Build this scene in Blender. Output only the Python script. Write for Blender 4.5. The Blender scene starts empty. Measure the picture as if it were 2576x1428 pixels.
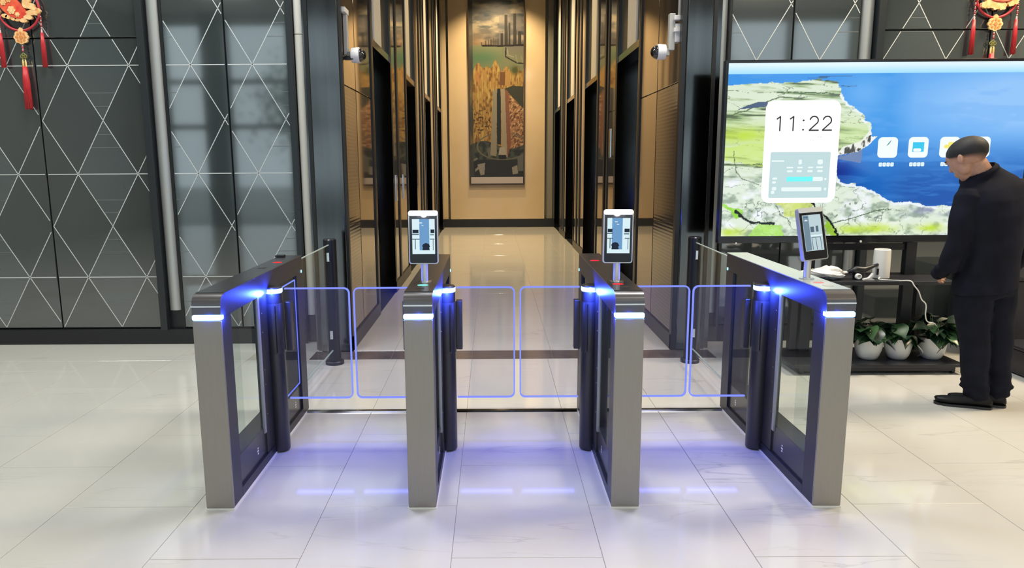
import bpy, bmesh, math, random
import numpy as np
from mathutils import Vector, Matrix, Euler

random.seed(7)
rng = np.random.RandomState(11)
PI = math.pi
scene = bpy.context.scene
C = scene.collection

# ------------------------------------------------------------------ camera, world, big lights, exposure
cam_d = bpy.data.cameras.new('camera')
cam = bpy.data.objects.new('camera', cam_d)
C.objects.link(cam)
F_PX = 1805.0
cam_d.sensor_fit = 'HORIZONTAL'
cam_d.sensor_width = 36.0
cam_d.lens = F_PX / 2576.0 * 36.0
cam_d.shift_x = (1288.0 - 1233.0) / 2576.0
cam_d.clip_start = 0.05
cam_d.clip_end = 200
_p, _y, _r = math.radians(9.56), math.radians(-0.27), math.radians(-0.38)
_f = Vector((math.sin(_y) * math.cos(_p), math.cos(_y) * math.cos(_p), -math.sin(_p)))
_rt = Vector((math.cos(_y), -math.sin(_y), 0))
_up = _rt.cross(_f)
_c, _s = math.cos(_r), math.sin(_r)
_X = _rt * _c + _up * _s
_U = _up * _c - _rt * _s
M3 = Matrix((_X, _U, -_f)).transposed()
cam.matrix_world = Matrix.Translation((0, 0, 1.56)) @ M3.to_4x4()
scene.camera = cam

scene.view_settings.view_transform = 'Standard'
scene.view_settings.look = 'None'
scene.view_settings.gamma = 1.0
scene.view_settings.use_curve_mapping = False
scene.view_settings.exposure = 0.0
scene.cycles.max_bounces = 8
scene.cycles.glossy_bounces = 5
scene.cycles.transparent_max_bounces = 16
scene.cycles.use_denoising = True
scene.cycles.caustics_reflective = False
scene.cycles.caustics_refractive = False
scene.cycles.sample_clamp_indirect = 4.0

world = bpy.data.worlds.new('daylight')
scene.world = world
world.use_nodes = True
world.node_tree.nodes['Background'].inputs[0].default_value = (0.80, 0.92, 1.0, 1)
world.node_tree.nodes['Background'].inputs[1].default_value = 1.75


def area(name, loc, size, power, col, rot=(0, 0, 0), sy=None):
    d = bpy.data.lights.new(name, 'AREA')
    d.shape = 'RECTANGLE'
    d.size = size
    d.size_y = sy if sy else size
    d.energy = power
    d.color = col
    o = bpy.data.objects.new(name, d)
    o.location = loc
    o.rotation_euler = rot
    C.objects.link(o)
    return o


LOB_Z = 5.2
COR_Z = 5.95
for lx, pw, col in ((-5.6, 62, (0.97, 1, 0.92)), (-1.9, 62, (0.99, 1, 0.96)), (1.9, 66, (1, 0.96, 0.90)), (5.6, 170, (1, 0.80, 0.54))):
    for ly in (-3.0, 0.6, 4.7):
        area('ceiling_panel_light', (lx, ly, LOB_Z - 0.06), 1.1, pw * (2.05 if ly > 2 else 0.38), col, sy=1.1)
for ly, pw in ((7.4, 150), (9.4, 220), (11.4, 330), (13.4, 450), (15.2, 620), (16.7, 780)):
    d_ = bpy.data.lights.new('corridor_downlight', 'SPOT')
    d_.energy = pw
    d_.color = (1.0, 0.76, 0.44)
    d_.spot_size = math.radians(115)
    d_.spot_blend = 0.6
    d_.shadow_soft_size = 0.06
    o_ = bpy.data.objects.new('corridor_downlight', d_)
    o_.location = (0.15, ly, COR_Z - 0.03)
    C.objects.link(o_)
# daylight comes from the sky through the glazed street front behind the camera

# ------------------------------------------------------------------ materials
MATS = {}


def mat(name, col, rough=0.5, metal=0.0, spec=0.5, emit=None, es=0.0, ior=None, coat=0.0):
    if name in MATS:
        return MATS[name]
    m = bpy.data.materials.new(name)
    m.use_nodes = True
    b = m.node_tree.nodes['Principled BSDF']
    b.inputs['Base Color'].default_value = (*col, 1)
    b.inputs['Roughness'].default_value = rough
    b.inputs['Metallic'].default_value = metal
    b.inputs['Specular IOR Level'].default_value = spec
    if ior:
        b.inputs['IOR'].default_value = ior
    if coat:
        b.inputs['Coat Weight'].default_value = coat
        b.inputs['Coat Roughness'].default_value = 0.05
    if emit:
        b.inputs['Emission Color'].default_value = (*emit, 1)
        b.inputs['Emission Strength'].default_value = es
    MATS[name] = m
    return m


def N(m, t, **kw):
    n = m.node_tree.nodes.new(t)
    for k, v in kw.items():
        setattr(n, k, v)
    return n


def L(m, a, b):
    m.node_tree.links.new(a, b)


def noisy(name, c1, c2, scale=5.0, rough=(0.4, 0.6), metal=0.0, stretch=(1, 1, 1), bump=0.0, spec=0.5, detail=4):
    """two tones mixed by stretched noise in object-independent position space"""
    if name in MATS:
        return MATS[name]
    m = mat(name, c1, 0.5, metal, spec)
    b = m.node_tree.nodes['Principled BSDF']
    g = N(m, 'ShaderNodeNewGeometry')
    mp = N(m, 'ShaderNodeMapping')
    mp.inputs['Scale'].default_value = stretch
    L(m, g.outputs['Position'], mp.inputs['Vector'])
    n = N(m, 'ShaderNodeTexNoise')
    n.inputs['Scale'].default_value = scale
    n.inputs['Detail'].default_value = detail
    L(m, mp.outputs[0], n.inputs['Vector'])
    r = N(m, 'ShaderNodeValToRGB')
    r.color_ramp.elements[0].color = (*c1, 1)
    r.color_ramp.elements[1].color = (*c2, 1)
    r.color_ramp.elements[0].position = 0.35
    r.color_ramp.elements[1].position = 0.65
    L(m, n.outputs['Fac'], r.inputs['Fac'])
    L(m, r.outputs['Color'], b.inputs['Base Color'])
    mr = N(m, 'ShaderNodeMapRange')
    mr.inputs['To Min'].default_value = rough[0]
    mr.inputs['To Max'].default_value = rough[1]
    L(m, n.outputs['Fac'], mr.inputs['Value'])
    L(m, mr.outputs[0], b.inputs['Roughness'])
    if bump:
        bp_ = N(m, 'ShaderNodeBump')
        bp_.inputs['Strength'].default_value = bump
        bp_.inputs['Distance'].default_value = 0.002
        L(m, n.outputs['Fac'], bp_.inputs['Height'])
        L(m, bp_.outputs[0], b.inputs['Normal'])
    return m


def glass(name, tint=(0.93, 0.97, 0.97), refl=1.0, haze=0.0, hcol=(0.6, 0.65, 0.9)):
    """architectural pane: clear transmission plus fresnel mirror"""
    if name in MATS:
        return MATS[name]
    m = bpy.data.materials.new(name)
    m.use_nodes = True
    nt = m.node_tree
    nt.nodes.remove(nt.nodes['Principled BSDF'])
    out = nt.nodes['Material Output']
    t = N(m, 'ShaderNodeBsdfTransparent')
    t.inputs[0].default_value = (*tint, 1)
    g = N(m, 'ShaderNodeBsdfGlossy')
    g.inputs['Roughness'].default_value = 0.02
    fr = N(m, 'ShaderNodeFresnel')
    fr.inputs['IOR'].default_value = 1.45
    mul = N(m, 'ShaderNodeMath', operation='MULTIPLY')
    gm_ = N(m, 'ShaderNodeNewGeometry')
    fm_ = N(m, 'ShaderNodeMapRange')
    fm_.inputs['To Min'].default_value = refl
    fm_.inputs['To Max'].default_value = 0.0
    L(m, gm_.outputs['Backfacing'], fm_.inputs['Value'])
    L(m, fm_.outputs[0], mul.inputs[1])
    L(m, fr.outputs[0], mul.inputs[0])
    mx = N(m, 'ShaderNodeMixShader')
    L(m, mul.outputs[0], mx.inputs[0])
    L(m, t.outputs[0], mx.inputs[1])
    L(m, g.outputs[0], mx.inputs[2])
    last = mx
    if haze:
        d = N(m, 'ShaderNodeBsdfDiffuse')
        d.inputs[0].default_value = (*hcol, 1)
        m2 = N(m, 'ShaderNodeMixShader')
        m2.inputs[0].default_value = haze
        L(m, mx.outputs[0], m2.inputs[1])
        L(m, d.outputs[0], m2.inputs[2])
        last = m2
    L(m, last.outputs[0], out.inputs['Surface'])
    MATS[name] = m
    return m


def emis(name, col, s=1.0):
    if name in MATS:
        return MATS[name]
    m = bpy.data.materials.new(name)
    m.use_nodes = True
    nt = m.node_tree
    nt.nodes.remove(nt.nodes['Principled BSDF'])
    e = N(m, 'ShaderNodeEmission')
    e.inputs[0].default_value = (*col, 1)
    e.inputs[1].default_value = s
    L(m, e.outputs[0], nt.nodes['Material Output'].inputs['Surface'])
    MATS[name] = m
    return m


def vcol_mat(name, emission=False, rough=0.5, strength=1.0):
    if name in MATS:
        return MATS[name]
    m = bpy.data.materials.new(name)
    m.use_nodes = True
    b = m.node_tree.nodes['Principled BSDF']
    a = N(m, 'ShaderNodeVertexColor')
    a.layer_name = 'Col'
    if emission:
        b.inputs['Base Color'].default_value = (0.01, 0.01, 0.012, 1)
        b.inputs['Roughness'].default_value = 0.12
        L(m, a.outputs[0], b.inputs['Emission Color'])
        b.inputs['Emission Strength'].default_value = strength
    else:
        L(m, a.outputs[0], b.inputs['Base Color'])
        b.inputs['Roughness'].default_value = rough
    MATS[name] = m
    return m


# marble tile: veins in world space, shifted per tile
def marble():
    m = mat('polished_marble', (0.6, 0.6, 0.57), 0.08, 0, 0.5)
    b = m.node_tree.nodes['Principled BSDF']
    g = N(m, 'ShaderNodeNewGeometry')
    oi = N(m, 'ShaderNodeObjectInfo')
    sc = N(m, 'ShaderNodeVectorMath', operation='SCALE')
    sc.inputs['Scale'].default_value = 37.0
    cmb = N(m, 'ShaderNodeCombineXYZ')
    L(m, oi.outputs['Random'], cmb.inputs[0])
    L(m, oi.outputs['Random'], cmb.inputs[2])
    L(m, cmb.outputs[0], sc.inputs[0])
    add = N(m, 'ShaderNodeVectorMath', operation='ADD')
    L(m, g.outputs['Position'], add.inputs[0])
    L(m, sc.outputs[0], add.inputs[1])
    mp = N(m, 'ShaderNodeMapping')
    mp.inputs['Rotation'].default_value = (0, 0, math.radians(38))
    mp.inputs['Scale'].default_value = (0.45, 2.6, 1)
    L(m, add.outputs[0], mp.inputs['Vector'])
    n1 = N(m, 'ShaderNodeTexNoise')
    n1.inputs['Scale'].default_value = 1.6
    n1.inputs['Detail'].default_value = 6
    n1.inputs['Distortion'].default_value = 0.5
    L(m, mp.outputs[0], n1.inputs['Vector'])
    # thin vein where noise crosses 0.5
    s1 = N(m, 'ShaderNodeMath', operation='SUBTRACT')
    s1.inputs[1].default_value = 0.5
    L(m, n1.outputs['Fac'], s1.inputs[0])
    ab = N(m, 'ShaderNodeMath', operation='ABSOLUTE')
    L(m, s1.outputs[0], ab.inputs[0])
    mr = N(m, 'ShaderNodeMapRange')
    mr.inputs['From Min'].default_value = 0.0
    mr.inputs['From Max'].default_value = 0.012
    mr.inputs['To Min'].default_value = 1.0
    mr.inputs['To Max'].default_value = 0.0
    L(m, ab.outputs[0], mr.inputs['Value'])
    n2 = N(m, 'ShaderNodeTexNoise')
    n2.inputs['Scale'].default_value = 1.3
    L(m, add.outputs[0], n2.inputs['Vector'])
    mr2 = N(m, 'ShaderNodeMapRange')
    mr2.inputs['From Min'].default_value = 0.52
    mr2.inputs['From Max'].default_value = 0.7
    L(m, n2.outputs['Fac'], mr2.inputs['Value'])
    mu = N(m, 'ShaderNodeMath', operation='MULTIPLY')
    L(m, mr.outputs[0], mu.inputs[0])
    L(m, mr2.outputs[0], mu.inputs[1])
    base = N(m, 'ShaderNodeMix', data_type='RGBA')
    base.inputs['A'].default_value = (0.58, 0.58, 0.54, 1)
    base.inputs['B'].default_value = (0.53, 0.52, 0.49, 1)
    L(m, n1.outputs['Fac'], base.inputs['Factor'])
    vm = N(m, 'ShaderNodeMix', data_type='RGBA')
    vm.inputs['B'].default_value = (0.30, 0.29, 0.27, 1)
    L(m, base.outputs['Result'], vm.inputs['A'])
    mu2 = N(m, 'ShaderNodeMath', operation='MULTIPLY')
    mu2.inputs[1].default_value = 0.5
    L(m, mu.outputs[0], mu2.inputs[0])
    L(m, mu2.outputs[0], vm.inputs['Factor'])
    L(m, vm.outputs['Result'], b.inputs['Base Color'])
    return m


M_MARBLE = marble()
M_GROUT = mat('tile_grout', (0.36, 0.34, 0.31), 0.8)
M_PANEL = noisy('dark_glass_panel', (0.034, 0.043, 0.043), (0.045, 0.054, 0.055), 0.8, (0.04, 0.07), spec=1.0)
M_PANEL.node_tree.nodes['Principled BSDF'].inputs['IOR'].default_value = 1.85
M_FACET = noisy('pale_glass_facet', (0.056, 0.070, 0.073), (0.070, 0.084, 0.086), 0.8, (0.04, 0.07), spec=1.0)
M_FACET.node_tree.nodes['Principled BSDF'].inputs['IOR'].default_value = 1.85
M_INLAY = mat('silver_inlay', (0.62, 0.65, 0.64), 0.45, 0.3)
M_INLAY2 = mat('dull_inlay', (0.16, 0.18, 0.18), 0.45, 0.3)
M_BLACK = mat('black_trim', (0.008, 0.009, 0.011), 0.35)
M_DARKTRIM = mat('charcoal_trim', (0.022, 0.027, 0.03), 0.3, 0.2)
M_SILVER = mat('satin_silver_cladding', (0.42, 0.43, 0.41), 0.35, 0.45)
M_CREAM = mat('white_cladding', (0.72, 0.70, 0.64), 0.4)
M_STEEL = noisy('dark_mirror_steel', (0.10, 0.103, 0.106), (0.13, 0.133, 0.135), 1.5, (0.09, 0.14), metal=1.0, stretch=(8, 8, 0.4))
M_BRONZE = noisy('bronze_mirror_cladding', (0.27, 0.245, 0.235), (0.32, 0.285, 0.265), 0.7, (0.03, 0.05), metal=0.92)
M_TERRA = mat('bronze_rib', (0.32, 0.25, 0.20), 0.25, 0.7)
M_LIFT = mat('black_lift_door', (0.006, 0.007, 0.013), 0.22, 0.0, 0.4)
M_ENDWALL = noisy('cream_stone', (0.56, 0.43, 0.27), (0.60, 0.47, 0.30), 1.2, (0.08, 0.14))
M_ENDSIDE = mat('grey_green_reveal', (0.20, 0.19, 0.155), 0.4)
M_CEIL = mat('ceiling_paint', (0.62, 0.62, 0.60), 0.8)
M_WALLP = mat('back_wall_paint', (0.34, 0.35, 0.33), 0.7)
M_GUN = noisy('brushed_gunmetal', (0.30, 0.278, 0.25), (0.315, 0.292, 0.264), 60, (0.36, 0.40), metal=0.65, stretch=(6, 1, 0.12))
M_SIDE = mat('dark_anodised', (0.030, 0.031, 0.040), 0.38, 0.3)
M_PLATE = mat('charcoal_plate', (0.060, 0.058, 0.058), 0.32, 0.5)
M_TOPG = mat('black_glass_top', (0.030, 0.030, 0.034), 0.22, 0.0, 0.6)
M_TOPREFL = mat('glass_top_painted_reflection', (0.42, 0.47, 0.45), 0.2, 0.0, 0.6)  # black glass coloured light grey, its reflection put into the base colour
M_CHROME = mat('chrome', (0.75, 0.76, 0.8), 0.15, 1.0)
M_RING = emis('led_ring', (0.35, 0.62, 1.0), 3.2)
M_EDGE = emis('led_glass_edge', (0.22, 0.28, 1.0), 1.15)
M_EDGE2 = emis('led_glass_edge_bright', (0.40, 0.62, 1.0), 1.3)
M_DOT = emis('led_dot', (0.35, 0.8, 1.0), 2.0)
M_RED = emis('red_indicator', (1.0, 0.03, 0.04), 1.4)
M_PINK = emis('red_indicator_halo', (1.0, 0.35, 0.33), 1.0)
M_GREEN = emis('green_indicator', (0.25, 0.95, 0.8), 1.2)
M_WING = glass('wing_glass', (0.86, 0.87, 0.95), 0.8, haze=0.008, hcol=(0.45, 0.45, 0.9))
M_PANE = glass('clear_pane', (0.93, 0.96, 0.955), 0.55)
M_WHITEP = mat('white_plastic', (0.78, 0.78, 0.76), 0.35)
M_WHITED = mat('grey_white_plastic', (0.42, 0.42, 0.38), 0.4)
M_LEDBAR = emis('white_led_bar', (1.0, 0.98, 0.94), 6.0)
M_BEZEL = mat('black_bezel', (0.010, 0.010, 0.013), 0.15, 0, 0.6)
M_CART = mat('black_powder_coat', (0.012, 0.013, 0.018), 0.42)
M_FLOORSTRIP = noisy('dark_marble_strip', (0.075, 0.062, 0.058), (0.11, 0.09, 0.085), 6, (0.1, 0.2))


# ------------------------------------------------------------------ object helpers
def finish(name, bm, m, parent=None, smooth=False, loc=None, rot=None):
    me = bpy.data.meshes.new(name)
    bmesh.ops.recalc_face_normals(bm, faces=bm.faces[:])
    bm.to_mesh(me)
    bm.free()
    if m:
        me.materials.append(m)
    if smooth:
        for p in me.polygons:
            p.use_smooth = True
    o = bpy.data.objects.new(name, me)
    C.objects.link(o)
    if parent:
        o.parent = parent
    if loc:
        o.location = loc
    if rot:
        o.rotation_euler = rot
    return o


def smooth_by_angle(o, deg=35):
    me = o.data
    for p in me.polygons:
        p.use_smooth = True
    bm = bmesh.new()
    bm.from_mesh(me)
    for e in bm.edges:
        if len(e.link_faces) == 2 and e.calc_face_angle(0) > math.radians(deg):
            e.smooth = False
    bm.to_mesh(me)
    bm.free()
    return o


def empty(name, loc=(0, 0, 0), rz=0):
    o = bpy.data.objects.new(name, None)
    o.location = loc
    o.rotation_euler = (0, 0, rz)
    o.empty_display_size = 0.1
    C.objects.link(o)
    return o


def tag(o, label=None, cat=None, group=None, kind=None):
    if label:
        o['label'] = label
    if cat:
        o['category'] = cat
    if group:
        o['group'] = group
    if kind:
        o['kind'] = kind
    return o


def abox(bm, x0, x1, y0, y1, z0, z1, bev=0.0, seg=2):
    vs = [bm.verts.new((x, y, z)) for x in (x0, x1) for y in (y0, y1) for z in (z0, z1)]
    fs = []
    for idx in ((0, 1, 3, 2), (4, 6, 7, 5), (0, 4, 5, 1), (2, 3, 7, 6), (0, 2, 6, 4), (1, 5, 7, 3)):
        fs.append(bm.faces.new([vs[i] for i in idx]))
    if bev:
        es = list({e for f in fs for e in f.edges})
        bmesh.ops.bevel(bm, geom=es, offset=bev, segments=seg, profile=0.5, affect='EDGES')
    return fs


def boxo(name, b, m, parent=None, bev=0.0, seg=2, **kw):
    bm = bmesh.new()
    abox(bm, *b, bev=bev, seg=seg)
    return finish(name, bm, m, parent, **kw)


def lathe(bm, prof, cx=0, cy=0, cz=0, n=32, axis='Z'):
    rings = []
    for r, z in prof:
        ring = []
        for i in range(n):
            a = 2 * PI * i / n
            p = (r * math.cos(a), r * math.sin(a), z)
            if axis == 'X':
                p = (z, r * math.cos(a), r * math.sin(a))
            elif axis == 'Y':
                p = (r * math.cos(a), z, r * math.sin(a))
            ring.append(bm.verts.new((p[0] + cx, p[1] + cy, p[2] + cz)))
        rings.append(ring)
    for a, b in zip(rings, rings[1:]):
        for i in range(n):
            j = (i + 1) % n
            bm.faces.new((a[i], a[j], b[j], b[i]))
    bm.faces.new(rings[0][::-1])
    bm.faces.new(rings[-1])
    return rings


def latheo(name, prof, m, parent=None, c=(0, 0, 0), n=32, axis='Z', ang=35, **kw):
    bm = bmesh.new()
    lathe(bm, prof, *c, n=n, axis=axis)
    o = finish(name, bm, m, parent, **kw)
    smooth_by_angle(o, ang)
    return o


def prism(bm, pts, a0, a1, plane='YZ'):
    """extrude polygon pts along the remaining axis from a0 to a1"""
    def P(u, v, w):
        return {'YZ': (w, u, v), 'XZ': (u, w, v), 'XY': (u, v, w)}[plane]
    A = [bm.verts.new(P(u, v, a0)) for u, v in pts]
    B = [bm.verts.new(P(u, v, a1)) for u, v in pts]
    bm.faces.new(A)
    bm.faces.new(B[::-1])
    for i in range(len(pts)):
        j = (i + 1) % len(pts)
        bm.faces.new((A[i], B[i], B[j], A[j]))


def prismo(name, pts, a0, a1, m, parent=None, plane='YZ', **kw):
    bm = bmesh.new()
    prism(bm, pts, a0, a1, plane)
    return finish(name, bm, m, parent, **kw)


def rrect(x0, x1, z0, z1, r, n=6):
    pts = []
    for cx, cz, a0 in ((x1 - r, z1 - r, 0), (x0 + r, z1 - r, 90), (x0 + r, z0 + r, 180), (x1 - r, z0 + r, 270)):
        for i in range(n + 1):
            a = math.radians(a0 + 90 * i / n)
            pts.append((cx + r * math.cos(a), cz + r * math.sin(a)))
    return pts


def tube(bm, path, r, n=10, closed=False, radii=None):
    path = [Vector(p) for p in path]
    k = len(path)
    rings = []
    prev = None
    for i, p in enumerate(path):
        if closed:
            d = path[(i + 1) % k] - path[i - 1]
        else:
            d = path[min(i + 1, k - 1)] - path[max(i - 1, 0)]
        d.normalize()
        up = prev if prev is not None else (Vector((0, 0, 1)) if abs(d.z) < 0.9 else Vector((0, 1, 0)))
        s = d.cross(up)
        if s.length < 1e-6:
            s = d.cross(Vector((1, 0, 0)))
        s.normalize()
        u = s.cross(d).normalized()
        prev = u
        rr = radii[i] if radii else r
        rings.append([bm.verts.new(p + (s * math.cos(2 * PI * j / n) + u * math.sin(2 * PI * j / n)) * rr) for j in range(n)])
    m = k if closed else k - 1
    for i in range(m):
        a, b = rings[i], rings[(i + 1) % k]
        for j in range(n):
            q = (j + 1) % n
            bm.faces.new((a[j], a[q], b[q], b[j]))
    if not closed:
        bm.faces.new(rings[0][::-1])
        bm.faces.new(rings[-1])


def tubeo(name, path, r, m, parent=None, n=10, closed=False, radii=None, **kw):
    bm = bmesh.new()
    tube(bm, path, r, n, closed, radii)
    return finish(name, bm, m, parent, smooth=True, **kw)


def ball(bm, c, r, sx=1, sy=1, sz=1, u=16, v=10, rot=None):
    mtx = Matrix.Translation(c) @ (rot.to_4x4() if rot else Matrix.Identity(4)) @ Matrix.Diagonal((r * sx, r * sy, r * sz, 1))
    bmesh.ops.create_uvsphere(bm, u_segments=u, v_segments=v, radius=1, matrix=mtx)


def structure(name, b, m, parent=None, bev=0.0):
    o = boxo(name, b, m, parent, bev=bev)
    if not parent:
        tag(o, kind='structure')
    return o


def bezier(pts, n=12):
    """catmull-rom through points"""
    P = [Vector(p) for p in pts]
    out = []
    for i in range(len(P) - 1):
        p0, p1, p2, p3 = P[max(i - 1, 0)], P[i], P[i + 1], P[min(i + 2, len(P) - 1)]
        for t in np.linspace(0, 1, n, endpoint=False):
            out.append(0.5 * ((2 * p1) + (-p0 + p2) * t + (2 * p0 - 5 * p1 + 4 * p2 - p3) * t * t + (-p0 + 3 * p1 - 3 * p2 + p3) * t ** 3))
    out.append(P[-1])
    return out


# ================================================================== FLOOR
floor = structure('floor', (-9, 9, -6.2, 18.2, -0.12, -0.0035), M_GROUT)
tag(floor, 'polished off-white marble tile floor running from the lobby into the corridor')
TX, TY = 0.6075, 0.893
tile_me = {}


def tile(x0, x1, y0, y1, m=M_MARBLE, name='tile', top=0.0):
    key = (round(x1 - x0, 3), round(y1 - y0, 3), m.name)
    if key not in tile_me:
        w, h = key[0] / 2 - 0.0012, key[1] / 2 - 0.0012
        bm = bmesh.new()
        abox(bm, -w, w, -h, h, -0.02, 0.0)
        es = [e for e in bm.edges if all(v.co.z > -0.001 for v in e.verts)]
        bmesh.ops.bevel(bm, geom=es, offset=0.001, segments=1, affect='EDGES')
        me = bpy.data.meshes.new(name)
        bmesh.ops.recalc_face_normals(bm, faces=bm.faces[:])
        bm.to_mesh(me)
        bm.free()
        me.materials.append(m)
        tile_me[key] = me
    o = bpy.data.objects.new(name, tile_me[key])
    o.location = ((x0 + x1) / 2, (y0 + y1) / 2, top)
    C.objects.link(o)
    o.parent = floor
    return o


XS0 = -0.175
for i in range(-9, 10):
    x0 = XS0 + i * TX
    off = 2.655 if i % 2 == 0 else 3.10
    k0 = -1
    for k in range(-1, 4):
        y0 = off + k * TY
        y1 = y0 + TY
        if y0 >= 5.62 or y1 <= 2.2:
            continue
        y1 = min(y1, 5.62)
        if abs(x0) > 1.6 + y1 * 0.9 and x0 < 0:
            continue
        tile(x0, x0 + TX, y0, y1)
# rows between the dark strip and the walls, and the corridor
for i in range(-9, 10):
    x0 = XS0 + i * TX
    if x0 + TX < -1.5 or x0 > 1.8:
        tile(x0, x0 + TX, 5.62, 6.35)
for i in range(0, 5):
    x0 = -1.5 + i * 0.66
    for k in range(14):
        y0 = 5.885 + k * 0.9
        tile(x0, x0 + 0.66, y0, min(y0 + 0.9, 17.9))
for i in range(5):
    tile(-1.5 + i * 0.66, -1.5 + (i + 1) * 0.66, 5.62, 5.883, m=M_FLOORSTRIP)
# marble out of the picture: the near lobby floor and the outer edges, laid as one field
bm = bmesh.new()
for b in ((-9, 9, -6.2, 2.2), (-9, XS0 - 9 * TX, 2.2, 6.35), (XS0 + 10 * TX, 9, 2.2, 6.35)):
    abox(bm, b[0], b[1], b[2], b[3], -0.02, -0.0005)
for i in range(-9, 10):
    x0 = XS0 + i * TX
    off = 2.655 if i % 2 == 0 else 3.10
    ys = [off + k * TY for k in range(-1, 4) if off + (k + 1) * TY > 2.2]
    if ys[0] > 2.2:
        abox(bm, x0, x0 + TX, 2.2, ys[0], -0.02, 0.0)
fld = finish('marble_field', bm, M_MARBLE, floor)
tag(fld, kind='stuff')

# ================================================================== PATTERNED FRONT WALLS
ROWS = [-0.295, 0.597, 1.489, 2.385, 3.28, 4.17, 5.06]


def clip(p, q, x0, x1, z0, z1):
    dx, dz = q[0] - p[0], q[1] - p[1]
    t0, t1 = 0.0, 1.0
    for pp, qq in ((-dx, p[0] - x0), (dx, x1 - p[0]), (-dz, p[1] - z0), (dz, z1 - p[1])):
        if abs(pp) < 1e-9:
            if qq < 0:
                return None
        else:
            t = qq / pp
            if pp < 0:
                t0 = max(t0, t)
            else:
                t1 = min(t1, t)
    if t0 >= t1 - 1e-4:
        return None
    return (p[0] + dx * t0, p[1] + dz * t0), (p[0] + dx * t1, p[1] + dz * t1)


def strip(bm, a, b, w, y0, y1):
    d = Vector((b[0] - a[0], b[1] - a[1]))
    if d.length < 0.004:
        return
    n = Vector((-d.y, d.x)).normalized() * w / 2
    prism(bm, [(a[0] + n.x, a[1] + n.y), (b[0] + n.x, b[1] + n.y), (b[0] - n.x, b[1] - n.y), (a[0] - n.x, a[1] - n.y)], y0, y1, 'XZ')


def poly_clip(poly, x0, x1, z0, z1):
    for axis, lim, sgn in ((0, x0, 1), (0, x1, -1), (1, z0, 1), (1, z1, -1)):
        out = []
        for i in range(len(poly)):
            a, b = poly[i - 1], poly[i]
            ia, ib = sgn * (a[axis] - lim) >= 0, sgn * (b[axis] - lim) >= 0
            if ia != ib:
                t = (lim - a[axis]) / (b[axis] - a[axis])
                out.append((a[0] + t * (b[0] - a[0]), a[1] + t * (b[1] - a[1])))
            if ib:
                out.append(b)
        poly = out
        if len(poly) < 3:
            return None
    return poly


def wall_panel(parent, x0, x1, z0, z1, ox, px, facet_par, plain_below=0.0):
    Yf = 6.2
    p = boxo('wall_panel', (x0 + 0.006, x1 - 0.006, Yf, Yf + 0.03, z0 + 0.006, z1 - 0.006), M_PANEL, parent, bev=0.002, seg=1)
    X0, X1, Z0, Z1 = x0 + 0.014, x1 - 0.014, max(z0 + 0.012, plain_below), z1 - 0.012
    bm = bmesh.new()
    bm2 = bmesh.new()
    n2 = 0
    ks = range(int((x0 - ox) / px) - 8, int((x1 - ox) / px) + 8)
    for r, zr in enumerate(ROWS):
        c = clip((x0, zr), (x1, zr), X0, X1, Z0, Z1)
        if c:
            strip(bm, *c, 0.0075, Yf - 0.0016, Yf + 0.002)
    for zr0, zr1 in zip(ROWS, ROWS[1:]):
        for k in ks:
            for s in (1, -1):
                c = clip((ox + k * px, zr0), (ox + (k + s) * px, zr1), X0, X1, Z0, Z1)
                if c:
                    strip(bm, *c, 0.0065, Yf - 0.0016, Yf + 0.002)
        # short cross ticks above and below each mid crossing
        zm = (zr0 + zr1) / 2
        for k in ks:
            xm = ox + (k + 0.5) * px
            for dz in (-0.225, -0.115, 0.115, 0.225):
                hw = px * abs(dz) / (zr1 - zr0)
                c = clip((xm - hw, zm + dz), (xm + hw, zm + dz), X0, X1, Z0, Z1)
                if c and (k % 2 == facet_par):
                    strip(bm2, *c, 0.005, Yf - 0.0014, Yf + 0.002)
                    n2 += 1
    finish('inlay_line', bm, M_INLAY, p)
    if n2:
        finish('faint_inlay_line', bm2, M_INLAY2, p)
    else:
        bm2.free()
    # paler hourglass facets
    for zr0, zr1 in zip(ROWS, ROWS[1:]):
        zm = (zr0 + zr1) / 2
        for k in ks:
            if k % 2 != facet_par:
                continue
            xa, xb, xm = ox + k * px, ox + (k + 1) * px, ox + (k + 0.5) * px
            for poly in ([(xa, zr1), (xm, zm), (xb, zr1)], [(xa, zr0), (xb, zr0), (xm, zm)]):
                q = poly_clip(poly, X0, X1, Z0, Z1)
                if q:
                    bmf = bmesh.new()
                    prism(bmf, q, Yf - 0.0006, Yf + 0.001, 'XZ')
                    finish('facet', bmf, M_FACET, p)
    return p


TOPZ = 5.2
wl = structure('wall_front_left', (-9, -1.22, 6.232, 6.5, 0, TOPZ), M_BLACK)
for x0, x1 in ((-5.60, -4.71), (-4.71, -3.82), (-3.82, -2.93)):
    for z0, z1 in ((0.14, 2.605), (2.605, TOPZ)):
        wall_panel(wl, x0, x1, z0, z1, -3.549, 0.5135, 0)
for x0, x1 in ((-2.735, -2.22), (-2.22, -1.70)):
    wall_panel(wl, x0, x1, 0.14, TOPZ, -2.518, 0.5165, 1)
boxo('corner_post', (-2.925, -2.865, 6.14, 6.232, 0.13, TOPZ), M_DARKTRIM, wl, bev=0.003)
boxo('black_reveal', (-2.865, -2.735, 6.21, 6.232, 0.13, TOPZ), M_BLACK, wl)


def half_round(name, x0, x1, yb, depth, z0, z1, m, parent):
    pts = [(x0, yb)]
    for i in range(9):
        a = PI * i / 8
        pts.append(((x0 + x1) / 2 - (x1 - x0) / 2 * math.cos(a), yb - 0.02 - depth * math.sin(a)))
    pts.append((x1, yb))
    o = prismo(name, pts, z0, z1, m, parent, plane='XY')
    smooth_by_angle(o, 40)
    return o


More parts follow.
